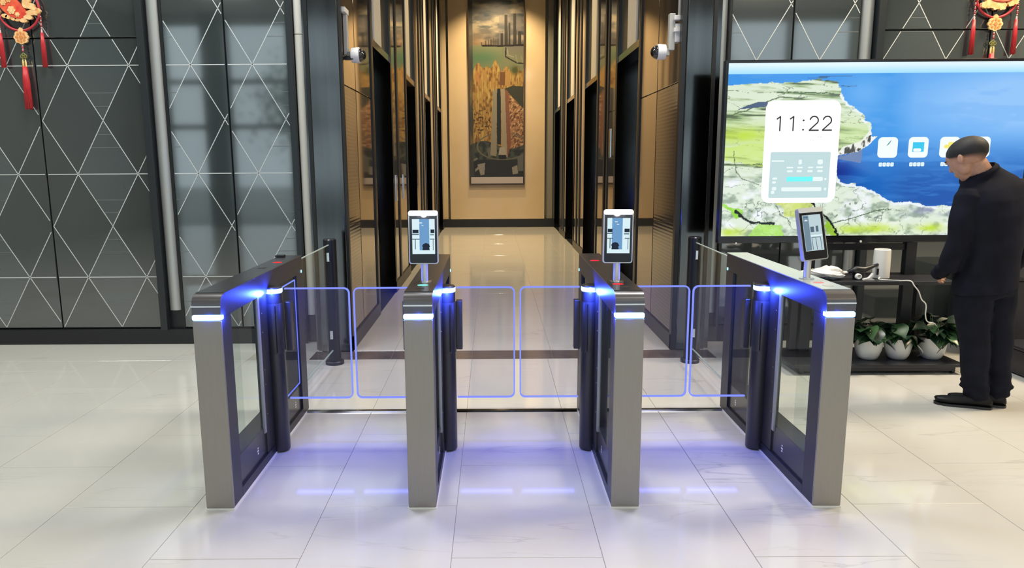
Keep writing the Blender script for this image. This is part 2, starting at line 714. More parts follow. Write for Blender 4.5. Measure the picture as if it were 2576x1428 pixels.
half_round('silver_column', -2.858, -2.762, 6.232, 0.03, 0.30, TOPZ, M_SILVER, wl)
boxo('dark_jamb', (-1.695, -1.645, 6.15, 6.232, 0.13, TOPZ), M_DARKTRIM, wl, bev=0.003)
for z0, z1 in ((0.25, 2.62), (2.625, TOPZ)):
    half_round('white_column', -1.642, -1.572, 6.232, 0.02, z0, z1, M_CREAM, wl)
boxo('dark_reveal', (-1.572, -1.45, 6.20, 6.232, 0.0, TOPZ), M_BLACK, wl)
structure('baseboard_left', (-9, -1.645, 6.165, 6.2315, 0, 0.133), M_BLACK, bev=0.004)

wr = structure('wall_front_right', (1.53, 9, 6.232, 6.5, 0, TOPZ), M_BLACK)
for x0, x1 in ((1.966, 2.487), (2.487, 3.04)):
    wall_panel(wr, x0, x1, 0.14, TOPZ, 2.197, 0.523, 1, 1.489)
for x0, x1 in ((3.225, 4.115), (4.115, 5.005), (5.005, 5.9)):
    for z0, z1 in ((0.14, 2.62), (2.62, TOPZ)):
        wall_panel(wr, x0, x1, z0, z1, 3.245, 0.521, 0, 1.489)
half_round('silver_column', 3.052, 3.148, 6.232, 0.03, 0.30, TOPZ, M_SILVER, wr)
boxo('corner_post', (3.155, 3.215, 6.14, 6.232, 0.13, TOPZ), M_DARKTRIM, wr, bev=0.003)
half_round('silver_column', 1.875, 1.945, 6.232, 0.02, 0.25, TOPZ, M_SILVER, wr)
boxo('dark_jamb', (1.945, 1.966, 6.15, 6.232, 0.13, TOPZ), M_BLACK, wr)
boxo('dark_reveal', (1.76, 1.875, 6.20, 6.232, 0.0, TOPZ), M_DARKTRIM, wr)
structure('baseboard_right', (1.88, 9, 6.165, 6.2315, 0, 0.133), M_BLACK, bev=0.004)

# ================================================================== CORRIDOR
XL, XR = -1.2, 1.5
EY = 17.7


def corridor_wall(name, X, sgn, segs, lifts, joints, gaps):
    """sgn: +1 wall body lies towards +x of the face"""
    def xr(a, b):
        u, v = X + sgn * a, X + sgn * b
        return (min(u, v), max(u, v))
    w = structure(name, (*xr(0.42, 0.6), 6.5, EY + 0.3, 0, COR_Z), M_BLACK)
    for (y0, y1, ztop, split) in segs:
        zs = [(0.13, 2.19), (2.197, ztop)] if split else [(0.13, ztop)]
        for z0, z1 in zs:
            boxo('cladding_panel', (*xr(0, 0.05), y0 + 0.005, y1 - 0.005, z0, z1), M_REFL_RIBS if split == 2 and z0 < 1 or split == 3 else M_BRONZE, w, bev=0.002, seg=1)
    for y0, y1 in gaps:
        boxo('dark_mullion', (*xr(-0.012, 0.05), y0, y1, 0.0, COR_Z), M_BLACK, w)
    # solid backing between lift openings
    ys = [5.87] + [v for l in lifts for v in l] + [EY]
    for a, b in zip(ys[::2], ys[1::2]):
        if b - a > 0.05:
            boxo('backing', (*xr(0.05, 0.42), max(a, 6.25), b, 0, COR_Z), M_BLACK, w)
            if a < 6:
                boxo('backing', (*xr(0.05, 0.19), 5.93, 6.25, 0, COR_Z), M_BLACK, w)
            boxo('plinth', (*xr(-0.015, 0.05), a, b, 0, 0.13), M_BLACK, w, bev=0.002, seg=1)
    return w


def lift(n, X, sgn, y0, y1, warm):
    def xr(a, b):
        u, v = X + sgn * a, X + sgn * b
        return (min(u, v), max(u, v))
    d = empty('door_%d' % n, (X + sgn * 0.2, (y0 + y1) / 2, 0))
    tag(d, kind='structure', label='black lift door in a tall recess of the %s corridor wall' % ('left' if sgn < 0 else 'right'))

    def part(nm, b, m, bev=0.0):
        o = boxo(nm, b, m, None, bev=bev)
        o.parent = d
        o.matrix_parent_inverse = Matrix.Translation(-d.location)
        return o
    ym = (y0 + y1) / 2
    part('door_leaf', (*xr(0.20, 0.24), y0 + 0.03, ym - 0.002, 0.0, 2.72), M_LIFT, 0.002)
    part('door_leaf', (*xr(0.20, 0.24), ym + 0.002, y1 - 0.03, 0.0, 2.72), M_LIFT, 0.002)
    part('jamb', (*xr(-0.01, 0.42), y0, y0 + 0.03, 0.0, COR_Z), M_STEEL)
    part('jamb', (*xr(-0.01, 0.42), y1 - 0.03, y1, 0.0, COR_Z), M_STEEL)
    part('header', (*xr(0.0, 0.42), y0 + 0.03, y1 - 0.03, 2.725, 2.80), M_TERRA if warm else M_STEEL, 0.003)
    part('transom_panel', (*xr(0.03, 0.07), y0 + 0.03, y1 - 0.03, 2.80, COR_Z), M_DARKTRIM)
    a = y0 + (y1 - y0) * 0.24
    part('transom_reflection_strip', (*xr(0.012, 0.03), a, a + (y1 - y0) * 0.36, 2.80, COR_Z), M_CREAM)  # white strip stands in for a reflection of the lit opposite side
    part('sill', (*xr(0.0, 0.42), y0 + 0.03, y1 - 0.03, -0.003, 0.004), M_BLACK)


def reflected_ribs():  # tone bands and ripple imitate the reflection of a louvred surface opposite
    m = mat('bronze_cladding_reflected_ribs', (0.27, 0.215, 0.18), 0.10, 0.9)
    b = m.node_tree.nodes['Principled BSDF']
    g = N(m, 'ShaderNodeNewGeometry')
    sx = N(m, 'ShaderNodeSeparateXYZ')
    L(m, g.outputs['Position'], sx.inputs[0])
    mu = N(m, 'ShaderNodeMath', operation='MULTIPLY')
    mu.inputs[1].default_value = 2 * PI / 0.03
    L(m, sx.outputs['Z'], mu.inputs[0])
    sn = N(m, 'ShaderNodeMath', operation='SINE')
    L(m, mu.outputs[0], sn.inputs[0])
    bp_ = N(m, 'ShaderNodeBump')
    bp_.inputs['Strength'].default_value = 0.05
    bp_.inputs['Distance'].default_value = 0.002
    L(m, sn.outputs[0], bp_.inputs['Height'])
    L(m, bp_.outputs[0], b.inputs['Normal'])
    mr = N(m, 'ShaderNodeMapRange')
    mr.inputs['From Min'].default_value = -1
    L(m, sn.outputs[0], mr.inputs['Value'])
    cm = N(m, 'ShaderNodeMix', data_type='RGBA')
    cm.inputs['A'].default_value = (0.19, 0.18, 0.185, 1)
    cm.inputs['B'].default_value = (0.27, 0.255, 0.255, 1)
    L(m, mr.outputs[0], cm.inputs['Factor'])
    L(m, cm.outputs['Result'], b.inputs['Base Color'])
    return m


M_REFL_RIBS = reflected_ribs()
LIFTS_L = [(7.40, 8.70), (10.22, 11.42), (13.0, 14.2), (15.9, 17.1)]
LIFTS_R = [(7.56, 8.90), (10.52, 11.92), (13.4, 14.85), (16.2, 17.55)]
segsL = [(5.93, 6.49, COR_Z, 2), (6.50, 7.31, COR_Z, 1), (8.76, 9.18, COR_Z, 0), (9.30, 10.15, COR_Z, 0), (11.48, 12.1, COR_Z, 0),
         (12.25, 12.55, COR_Z, 0), (12.7, 12.95, COR_Z, 0), (14.27, 14.9, COR_Z, 0), (15.05, 15.4, COR_Z, 0), (15.55, 15.83, COR_Z, 0), (17.17, 17.5, COR_Z, 0)]
gapsL = [(7.31, 7.40), (8.70, 8.76), (9.18, 9.30), (10.15, 10.22), (12.1, 12.25), (12.55, 12.7), (14.9, 15.05), (15.4, 15.55)]
segsR = [(5.93, 6.73, COR_Z, 2), (6.74, 7.48, COR_Z, 1), (8.97, 9.50, COR_Z, 1), (9.84, 10.44, COR_Z, 0), (11.98, 12.45, COR_Z, 0),
         (12.62, 12.9, COR_Z, 0), (13.05, 13.33, COR_Z, 0), (14.92, 15.25, COR_Z, 0), (15.42, 15.62, COR_Z, 0), (15.78, 16.14, COR_Z, 0)]
gapsR = [(7.48, 7.56), (8.90, 8.97), (9.50, 9.58), (9.74, 9.84), (10.44, 10.52), (12.45, 12.62), (12.9, 13.05), (15.25, 15.42), (15.62, 15.78)]
wcl = corridor_wall('wall_corridor_left', XL, -1, segsL, LIFTS_L, None, gapsL)
wcr = corridor_wall('wall_corridor_right', XR, 1, segsR, LIFTS_R, None, gapsR)
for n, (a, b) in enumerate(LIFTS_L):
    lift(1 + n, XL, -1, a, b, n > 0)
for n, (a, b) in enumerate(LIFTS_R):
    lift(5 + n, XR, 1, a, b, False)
# lift call panel plates
for X, y, s in ((XR - 0.004, 9.35, 1), (XL + 0.004, 9.0, -1), (XL + 0.004, 9.72, -1)):
    cp = boxo('call_panel', (X - 0.006, X + 0.006, y - 0.06, y + 0.06, 1.62 if s > 0 else 1.1, 1.98 if s > 0 else 1.42), M_CHROME, wcr if s > 0 else wcl, bev=0.003)

# polished steel pilasters at the corridor mouth
pl_ = boxo('trim_1', (-1.45, -1.205, 5.86, 5.925, 0.0, TOPZ), M_STEEL, bev=0.012, seg=3)
tag(pl_, 'dark mirror steel pilaster at the left side of the corridor mouth', kind='structure')
boxo('side_return', (-1.45, -1.40, 5.925, 6.23, 0, TOPZ), M_STEEL, pl_)
boxo('black_edge', (-1.485, -1.452, 5.90, 6.23, 0, TOPZ), M_BLACK, pl_)
boxo('silver_edge', (-1.505, -1.487, 5.93, 6.23, 0, TOPZ), M_STEEL, pl_)
boxo('black_edge', (-1.2045, -1.185, 5.87, 5.925, 0, TOPZ), M_BLACK, pl_)
pr_ = boxo('trim_2', (1.525, 1.735, 5.86, 5.925, 0.0, TOPZ), M_STEEL, bev=0.012, seg=3)
tag(pr_, 'dark mirror steel pilaster at the right side of the corridor mouth', kind='structure')
boxo('black_edge', (1.485, 1.523, 5.865, 5.925, 0, TOPZ), M_BLACK, pr_)
boxo('black_edge', (1.738, 1.772, 5.90, 6.19, 0, TOPZ), M_BLACK, pr_)
boxo('silver_edge', (1.775, 1.815, 5.93, 6.19, 0, TOPZ), M_STEEL, pr_)

# end wall
we = structure('wall_corridor_end', (-1.7, 2.0, EY + 0.12, EY + 0.4, 0, COR_Z), M_ENDSIDE)
boxo('stone_slab', (-1.045, 1.262, EY, EY + 0.12, 0.20, COR_Z), M_ENDWALL, we, bev=0.004)
boxo('side_slab', (-1.215, -1.10, EY + 0.04, EY + 0.12, 0.20, COR_Z), M_ENDWALL, we, bev=0.004)
boxo('side_slab', (1.33, 1.46, EY + 0.04, EY + 0.12, 0.20, COR_Z), M_ENDSIDE, we, bev=0.004)
structure('baseboard_end', (-1.6, 1.9, EY - 0.005, EY + 0.1195, 0, 0.195), M_BLACK, bev=0.003)

# lobby shell behind and around the camera
structure('ceiling', (-9, 9, -6.2, 6.5, TOPZ, TOPZ + 0.2), M_CEIL)
ceil2 = structure('ceiling_corridor', (-1.8, 2.1, 6.5, 18.1, COR_Z, COR_Z + 0.2), M_CEIL)
structure('wall_header', (-1.8, 2.1, 6.3, 6.5, TOPZ + 0.2, COR_Z + 0.2), M_BLACK)
structure('wall_left', (-9.2, -9, -6.2, 6.5, 0, TOPZ), M_WALLP)
structure('wall_right', (9, 9.2, -6.2, 6.5, 0, TOPZ), M_WALLP)
wb = structure('wall_back', (-9, -8.15, -6.2, -6.0, 0, TOPZ), M_WALLP)
boxo('back_wall_column', (-7.1, -6.55, -6.2, -5.7, 0, TOPZ), M_DARKTRIM, wb)
boxo('back_wall_header', (-8.15, 9, -6.2, -6.0, 4.95, TOPZ), M_WALLP, wb)
boxo('back_wall_pier', (8.9, 9, -6.2, -6.0, 0, 4.95), M_WALLP, wb)
w1 = empty('window_1', (0.3, -6.1, 0))
tag(w1, kind='structure', label='glazed street front behind the camera')
for i in range(12):
    x = -8.15 + i * 1.55
    o = boxo('mullion', (x - 0.07, x + 0.07, -6.18, -6.02, 0, 4.95), M_DARKTRIM, w1)
    o.matrix_parent_inverse = Matrix.Translation(-w1.location)
for z in (2.5, 3.6):
    o = boxo('transom', (-8.15, 8.9, -6.18, -6.02, z - 0.06, z + 0.06), M_DARKTRIM, w1)
    o.matrix_parent_inverse = Matrix.Translation(-w1.location)
o = boxo('pane', (-8.15, 8.9, -6.11, -6.10, 0, 4.95), M_PANE, w1)
o.matrix_parent_inverse = Matrix.Translation(-w1.location)
pv = boxo('street_pavement', (-30, 30, -40, -6.2, -0.12, -0.02), mat('paving', (0.3, 0.31, 0.3), 0.8))
tag(pv, kind='structure', label='grey pavement outside the glazed front')


# street trees beyond the glazed front, mirrored in the dark wall panels
M_BARK = mat('tree_bark', (0.10, 0.08, 0.06), 0.8)
M_TLEAF = mat('tree_leaf', (0.08, 0.16, 0.06), 0.6)
for tx, ty, sd_, wh_ in ((-5.9, -9.4, 1, 'the one nearest the left end of the front'), (-3.2, -10.2, 2, 'second from the left end of the front'),
                          (2.4, -9.8, 3, 'third from the left end of the front'), (6.6, -9.6, 4, 'the one nearest the right end of the front')):
    r_ = random.Random(sd_)
    tr = empty('street_tree', (tx, ty, -0.02))
    tag(tr, 'leafy tree outside behind the camera, ' + wh_, 'tree', 'street trees outside')
    bm = bmesh.new()
    tube(bm, [(0, 0, 0), (0.05, 0.02, 1.2), (-0.03, 0, 2.4), (0.05, 0, 3.6)], 0.1, n=10, radii=[0.13, 0.10, 0.08, 0.04])
    for q in range(6):
        a_ = q * 1.05
        tube(bm, [(0, 0, 1.9 + q * 0.2), (0.5 * math.cos(a_), 0.5 * math.sin(a_), 2.6 + q * 0.22), (0.9 * math.cos(a_), 0.9 * math.sin(a_), 3.0 + q * 0.25)], 0.03, n=6, radii=[0.05, 0.03, 0.012])
    finish('trunk', bm, M_BARK, tr, smooth=True)
    bm = bmesh.new()
    for q in range(900):
        d_ = Vector((r_.gauss(0, 0.5), r_.gauss(0, 0.5), r_.gauss(0, 0.6)))
        c_ = Vector((0, 0, 3.3)) + d_
        u_ = Vector((r_.uniform(-1, 1), r_.uniform(-1, 1), r_.uniform(-1, 1))).normalized() * 0.09
        v_ = u_.cross(Vector((r_.uniform(-1, 1), r_.uniform(-1, 1), r_.uniform(-1, 1)))).normalized() * 0.05
        vs_ = [bm.verts.new(c_ - u_), bm.verts.new(c_ + v_), bm.verts.new(c_ + u_), bm.verts.new(c_ - v_)]
        bm.faces.new(vs_)
    fo_ = finish('foliage', bm, M_TLEAF, tr)
    fo_['kind'] = 'stuff'


# ================================================================== painted surfaces (colour attribute grids)
def vnoise(X, Y, seed=0):
    r = np.random.RandomState(seed)
    T = r.rand(64, 64)
    xi, yi = np.floor(X).astype(int), np.floor(Y).astype(int)
    fx, fy = X - xi, Y - yi
    fx, fy = fx * fx * (3 - 2 * fx), fy * fy * (3 - 2 * fy)
    g = lambda a, b: T[a % 64, b % 64]
    return (g(xi, yi) * (1 - fx) + g(xi + 1, yi) * fx) * (1 - fy) + (g(xi, yi + 1) * (1 - fx) + g(xi + 1, yi + 1) * fx) * fy


def fbm(X, Y, o=4, seed=0):
    s, a, t = 0, 0.5, 0
    for i in range(o):
        s = s + a * vnoise(X * 2 ** i + 17 * i, Y * 2 ** i + 5 * i, seed + i)
        t += a
        a *= 0.5
    return s / t


def inpoly(X, Y, pts):
    ins = np.zeros(X.shape, bool)
    for i in range(len(pts)):
        x0, y0 = pts[i - 1]
        x1, y1 = pts[i]
        if y0 == y1:
            continue
        c = ((y0 > Y) != (y1 > Y)) & (X < (x1 - x0) * (Y - y0) / (y1 - y0) + x0)
        ins ^= c
    return ins


def dline(X, Y, pts):
    d = np.full(X.shape, 1e9)
    for (x0, y0), (x1, y1) in zip(pts, pts[1:]):
        vx, vy = x1 - x0, y1 - y0
        t = np.clip(((X - x0) * vx + (Y - y0) * vy) / (vx * vx + vy * vy), 0, 1)
        d = np.minimum(d, np.hypot(X - x0 - t * vx, Y - y0 - t * vy))
    return d


def lerp(A, c, f):
    f = np.clip(f, 0, 1)[..., None]
    return A * (1 - f) + np.array(c) * f


def srgb(a):
    a = np.clip(np.asarray(a, float), 0, 1)
    return np.where(a <= 0.04045, a / 12.92, ((a + 0.055) / 1.055) ** 2.4)


def colour_grid(name, x0, x1, z0, z1, y, nx, nz, img, m, parent):
    """flat sheet facing -y whose corner colours come from img[nz+1, nx+1, 3] in sRGB"""
    xs, zs = np.linspace(x0, x1, nx + 1), np.linspace(z0, z1, nz + 1)
    GX, GZ = np.meshgrid(xs, zs)
    co = np.stack([GX, np.full_like(GX, y), GZ], -1).reshape(-1, 3)
    i = np.arange(nx * nz)
    r, c = i // nx, i % nx
    a = r * (nx + 1) + c
    f = np.stack([a, a + 1, a + nx + 2, a + nx + 1], -1)
    me = bpy.data.meshes.new(name)
    me.vertices.add(len(co))
    me.vertices.foreach_set('co', co.ravel())
    me.loops.add(len(f) * 4)
    me.loops.foreach_set('vertex_index', f.ravel())
    me.polygons.add(len(f))
    me.polygons.foreach_set('loop_start', np.arange(len(f)) * 4)
    me.polygons.foreach_set('loop_total', np.full(len(f), 4))
    me.update(calc_edges=True)
    at = me.color_attributes.new('Col', 'FLOAT_COLOR', 'POINT')
    col = np.ones((len(co), 4))
    col[:, :3] = srgb(img).reshape(-1, 3)
    at.data.foreach_set('color', col.ravel())
    me.materials.append(m)
    o = bpy.data.objects.new(name, me)
    C.objects.link(o)
    o.parent = parent
    return o


# ------------------------------------------------------------------ tall city painting at the corridor end
def painting():
    W, H = 138.0, 520.0
    nx, nz = 150, 560
    u = np.linspace(0, W, nx + 1)
    v = np.linspace(H - 60, -60, nz + 1)[::1]        # v: picture rows, 0 = top of what is seen
    v = np.linspace(443, 443 - H, nz + 1)
    X, Y = np.meshgrid(u, v)
    A = np.zeros(X.shape + (3,))
    n1 = fbm(X / 40, Y / 16, 5, 3)
    sky = lerp(np.zeros_like(A) + (0.36, 0.36, 0.36), (0.62, 0.58, 0.50), (n1 - 0.42) * 4)
    sky = lerp(sky, (0.22, 0.26, 0.29), (0.42 - fbm(X / 46 + 5, Y / 14, 4, 9)) * 6)
    sky = lerp(sky, (0.68, 0.54, 0.38), np.clip((Y - 65) / 50, 0, 1) * np.clip((80 - X) / 60, 0, 1) * 0.7)
    A = sky
    lake = lerp(np.zeros_like(A) + (0.50, 0.52, 0.40), (0.36, 0.50, 0.38), np.exp(-((Y - 145) / 18) ** 2) * np.clip((95 - X) / 50, 0, 1))
    lake = lerp(lake, (0.45, 0.44, 0.42), np.clip((X - 80) / 20, 0, 1) * np.clip((150 - Y) / 30, 0, 1))
    A = np.where((Y > 114)[..., None], lake, A)
    for x0, x1, t in ((53, 58, 100), (60, 64, 97), (66, 69, 98), (71, 75, 98), (40, 44, 103), (30, 33, 106), (47, 50, 101)):
        A = lerp(A, (0.30, 0.27, 0.24), ((X > x0) & (X < x1) & (Y > t) & (Y < 115)) * 0.8)
    A = lerp(A, (0.46, 0.44, 0.43), ((X > 76) & (X < 132) & (Y > 44) & (Y < 114)) * 0.55)
    for x0, x1, t in ((90, 97, 40), (112, 119, 38), (100, 104, 60), (80, 86, 85), (124, 132, 80)):
        s = (X > x0 - (Y - t) * 0.01) & (X < x1 + (Y - t) * 0.015) & (Y > t) & (Y < 114)
        A = lerp(A, (0.17, 0.16, 0.15), s * 0.85)
    A = lerp(A, (0.14, 0.13, 0.12), (dline(X, Y, [(34, 115), (80, 116), (138, 114)]) < 2.2) & True)
    A = lerp(A, (0.16, 0.17, 0.15), dline(X, Y, [(93, 121), (92, 142), (110, 152), (122, 158), (138, 159)]) < 1.6)
    A = lerp(A, (0.62, 0.60, 0.54), dline(X, Y, [(97, 124), (98, 138), (112, 143)]) < 1.2)
    A = lerp(A, (0.58, 0.56, 0.52), dline(X, Y, [(118, 138), (122, 156)]) < 1.2)
    A = lerp(A, (0.58, 0.56, 0.52), dline(X, Y, [(132, 142), (136, 156)]) < 1.2)
    # golden city
    top = 172 - 14 * np.exp(-((X - 26) / 9) ** 2) - 18 * np.exp(-((X - 64) / 10) ** 2) + 6 * np.sin(X / 4)
    city = lerp(np.zeros_like(A) + (0.72, 0.57, 0.32), (0.50, 0.36, 0.18), (fbm(X / 3.2, Y / 9, 3, 21) - 0.45) * 5)
    city = lerp(city, (0.80, 0.70, 0.42), (fbm(X / 2.4, Y / 16, 2, 33) - 0.55) * 5)
    city = lerp(city, (0.28, 0.18, 0.08), (fbm(X / 3, Y / 4, 2, 44) - 0.60) * 9 * ((Y > 270) & (Y < 335)))
    city = lerp(city, (0.76, 0.45, 0.30), np.exp(-((X - 22) / 7) ** 2 - ((Y - 190) / 20) ** 2) * 0.5)
    A = np.where(((Y > top) & (Y < 372))[..., None], city, A)
    gh = inpoly(X, Y, [(86, 222), (110, 214), (138, 216), (138, 272), (104, 236)])
    A = lerp(A, (0.24, 0.25, 0.20), gh * 1.0)
    cp = inpoly(X, Y, [(92, 226), (138, 272), (138, 392), (94, 382)])
    cc = lerp(np.zeros_like(A) + (0.70, 0.52, 0.38), (0.42, 0.27, 0.16), (fbm(X / 3 + Y / 9, Y / 4, 3, 55) - 0.46) * 6)
    cc = lerp(cc, (0.88, 0.74, 0.58), (fbm(X / 4, Y / 3 + X / 6, 2, 66) - 0.6) * 8)
    A = np.where(cp[..., None], cc, A)
    A = lerp(A, (0.47, 0.32, 0.21), (X > 77) & (X < 91) & (Y > 180) & (Y < 212))
    A = lerp(A, (0.74, 0.58, 0.34), (X > 92) & (X < 104) & (Y > 178) & (Y < 214))
    A = lerp(A, (0.30, 0.34, 0.20), np.exp(-((X - 116) / 9) ** 2 - ((Y - 176) / 9) ** 2) * 1.3)
    # foreground plaza
    pl = Y > 362 - 10 * np.sin(X / 22)
    pz = lerp(np.zeros_like(A) + (0.30, 0.33, 0.29), (0.16, 0.17, 0.17), (fbm(X / 9, Y / 9, 3, 77) - 0.4) * 4)
    A = np.where(pl[..., None], pz, A)
    ell = ((X - 84) / 66) ** 2 + ((Y - 366) / 34) ** 2
    A = lerp(A, (0.46, 0.44, 0.38), np.abs(ell - 1) < 0.07)
    A = lerp(A, (0.15, 0.15, 0.16), (Y > 400) * (ell > 1.07) * 0.9)
    for poly, c in (([(12, 424), (30, 410), (30, 416), (12, 432)], (0.60, 0.58, 0.54)), ([(18, 412), (38, 408), (36, 438), (26, 440)], (0.62, 0.61, 0.60)),
                    ([(2, 402), (18, 394), (20, 398), (2, 408)], (0.50, 0.50, 0.46)), ([(108, 420), (122, 414), (124, 436), (110, 438)], (0.62, 0.60, 0.57)),
                    ([(122, 392), (138, 386), (138, 430), (124, 430)], (0.42, 0.43, 0.42)), ([(44, 372), (52, 368), (54, 392), (46, 394)], (0.42, 0.42, 0.38))):
        A = lerp(A, c, inpoly(X, Y, poly))
    # central tower
    A = lerp(A, (0.60, 0.58, 0.52), inpoly(X, Y, [(60, 226), (70, 222), (68, 392), (52, 388)]))
    A = lerp(A, (0.13, 0.15, 0.15), inpoly(X, Y, [(70, 221), (79, 221), (80, 362), (69, 360)]))
    A = lerp(A, (0.66, 0.62, 0.54), inpoly(X, Y, [(79, 221), (90, 222), (96, 396), (82, 372)]))
    A = lerp(A, (0.55, 0.36, 0.28), inpoly(X, Y, [(90, 222), (99, 228), (106, 360), (96, 396)]))
    A = lerp(A, (0.70, 0.68, 0.64), inpoly(X, Y, [(76, 368), (90, 368), (93, 388), (73, 388)]))
    A = lerp(A, (0.10, 0.10, 0.10), inpoly(X, Y, [(73, 388), (93, 388), (92, 398), (74, 398)]))
    # weathered left border
    A = lerp(A, (0.26, 0.27, 0.26), (X < 9) * (0.75 + 0.25 * np.sin(Y / 21)))
    px = 1.285 / 138.0
    fr = empty('city_painting', (0.10, EY - 0.03, 1.05))
    tag(fr, 'tall framed city painting hanging on the cream wall at the corridor end', 'painting')

    def ch(o):
        o.matrix_parent_inverse = Matrix.Translation(-fr.location)
        return o
    ch(colour_grid('canvas', -0.54, 0.745, 1.24, 1.24 + H * px, EY - 0.045, nx, nz, A * 0.78, vcol_mat('painted_canvas', rough=0.35), fr))
    ch(boxo('backing_board', (-0.545, 0.75, EY - 0.042, EY - 0.003, 1.05, COR_Z - 0.02), M_BLACK, fr))
    ch(boxo('lower_mount', (-0.53, 0.735, EY - 0.048, EY - 0.042, 1.07, 1.225), mat('silver_mount', (0.45, 0.40, 0.40), 0.4, 0.2), fr))
    mf = mat('dark_wood_frame', (0.05, 0.03, 0.02), 0.4)
    ch(boxo('frame_side', (-0.565, -0.54, EY - 0.06, EY - 0.003, 1.05, COR_Z - 0.02), mf, fr, bev=0.003))
    ch(boxo('frame_side', (0.745, 0.77, EY - 0.06, EY - 0.003, 1.05, COR_Z - 0.02), mf, fr, bev=0.003))
    ch(boxo('frame_bottom', (-0.565, 0.77, EY - 0.06, EY - 0.003, 1.03, 1.055), mf, fr, bev=0.003))


painting()


# ================================================================== TURNSTILES
TY0, TY1 = 3.07, 4.43
HW = 0.0625


def wing(root, xa, xb, y=3.82):
    """glass leaf between drum side xa and free side xb, glowing edge as a sub-part"""
    z0, z1 = 0.283, 0.899
    lo, hi = min(xa, xb), max(xa, xb)
    r = 0.028
    pts = []
    for cx, cz, a0, rr in ((hi, z1, 0, r if hi == xb else 0.004), (lo, z1, 90, r if lo == xb else 0.004),
                           (lo, z0, 180, r if lo == xb else 0.004), (hi, z0, 270, r if hi == xb else 0.004)):
        sx = -1 if cx == hi else 1
        sz = -1 if cz == z1 else 1
        for i in range(7):
            a = math.radians(a0 + 15 * i)
            pts.append((cx + sx * rr + rr * math.cos(a), cz + sz * rr + rr * math.sin(a)))
    g = prismo('gate_wing', pts, y - 0.005, y + 0.005, M_WING, root, plane='XZ')
    # glowing rim on the front face, open at the hinge side
    path = [p for p in pts]
    bm = bmesh.new()
    k = len(path)
    for i in range(k):
        a, b = path[i], path[(i + 1) % k]
        if abs(a[0] - xa) < 0.006 and abs(b[0] - xa) < 0.006:
            continue
        strip(bm, a, b, 0.0075, y - 0.0065, y + 0.0065)
    finish('glowing_rim', bm, M_EDGE, g)
    return g


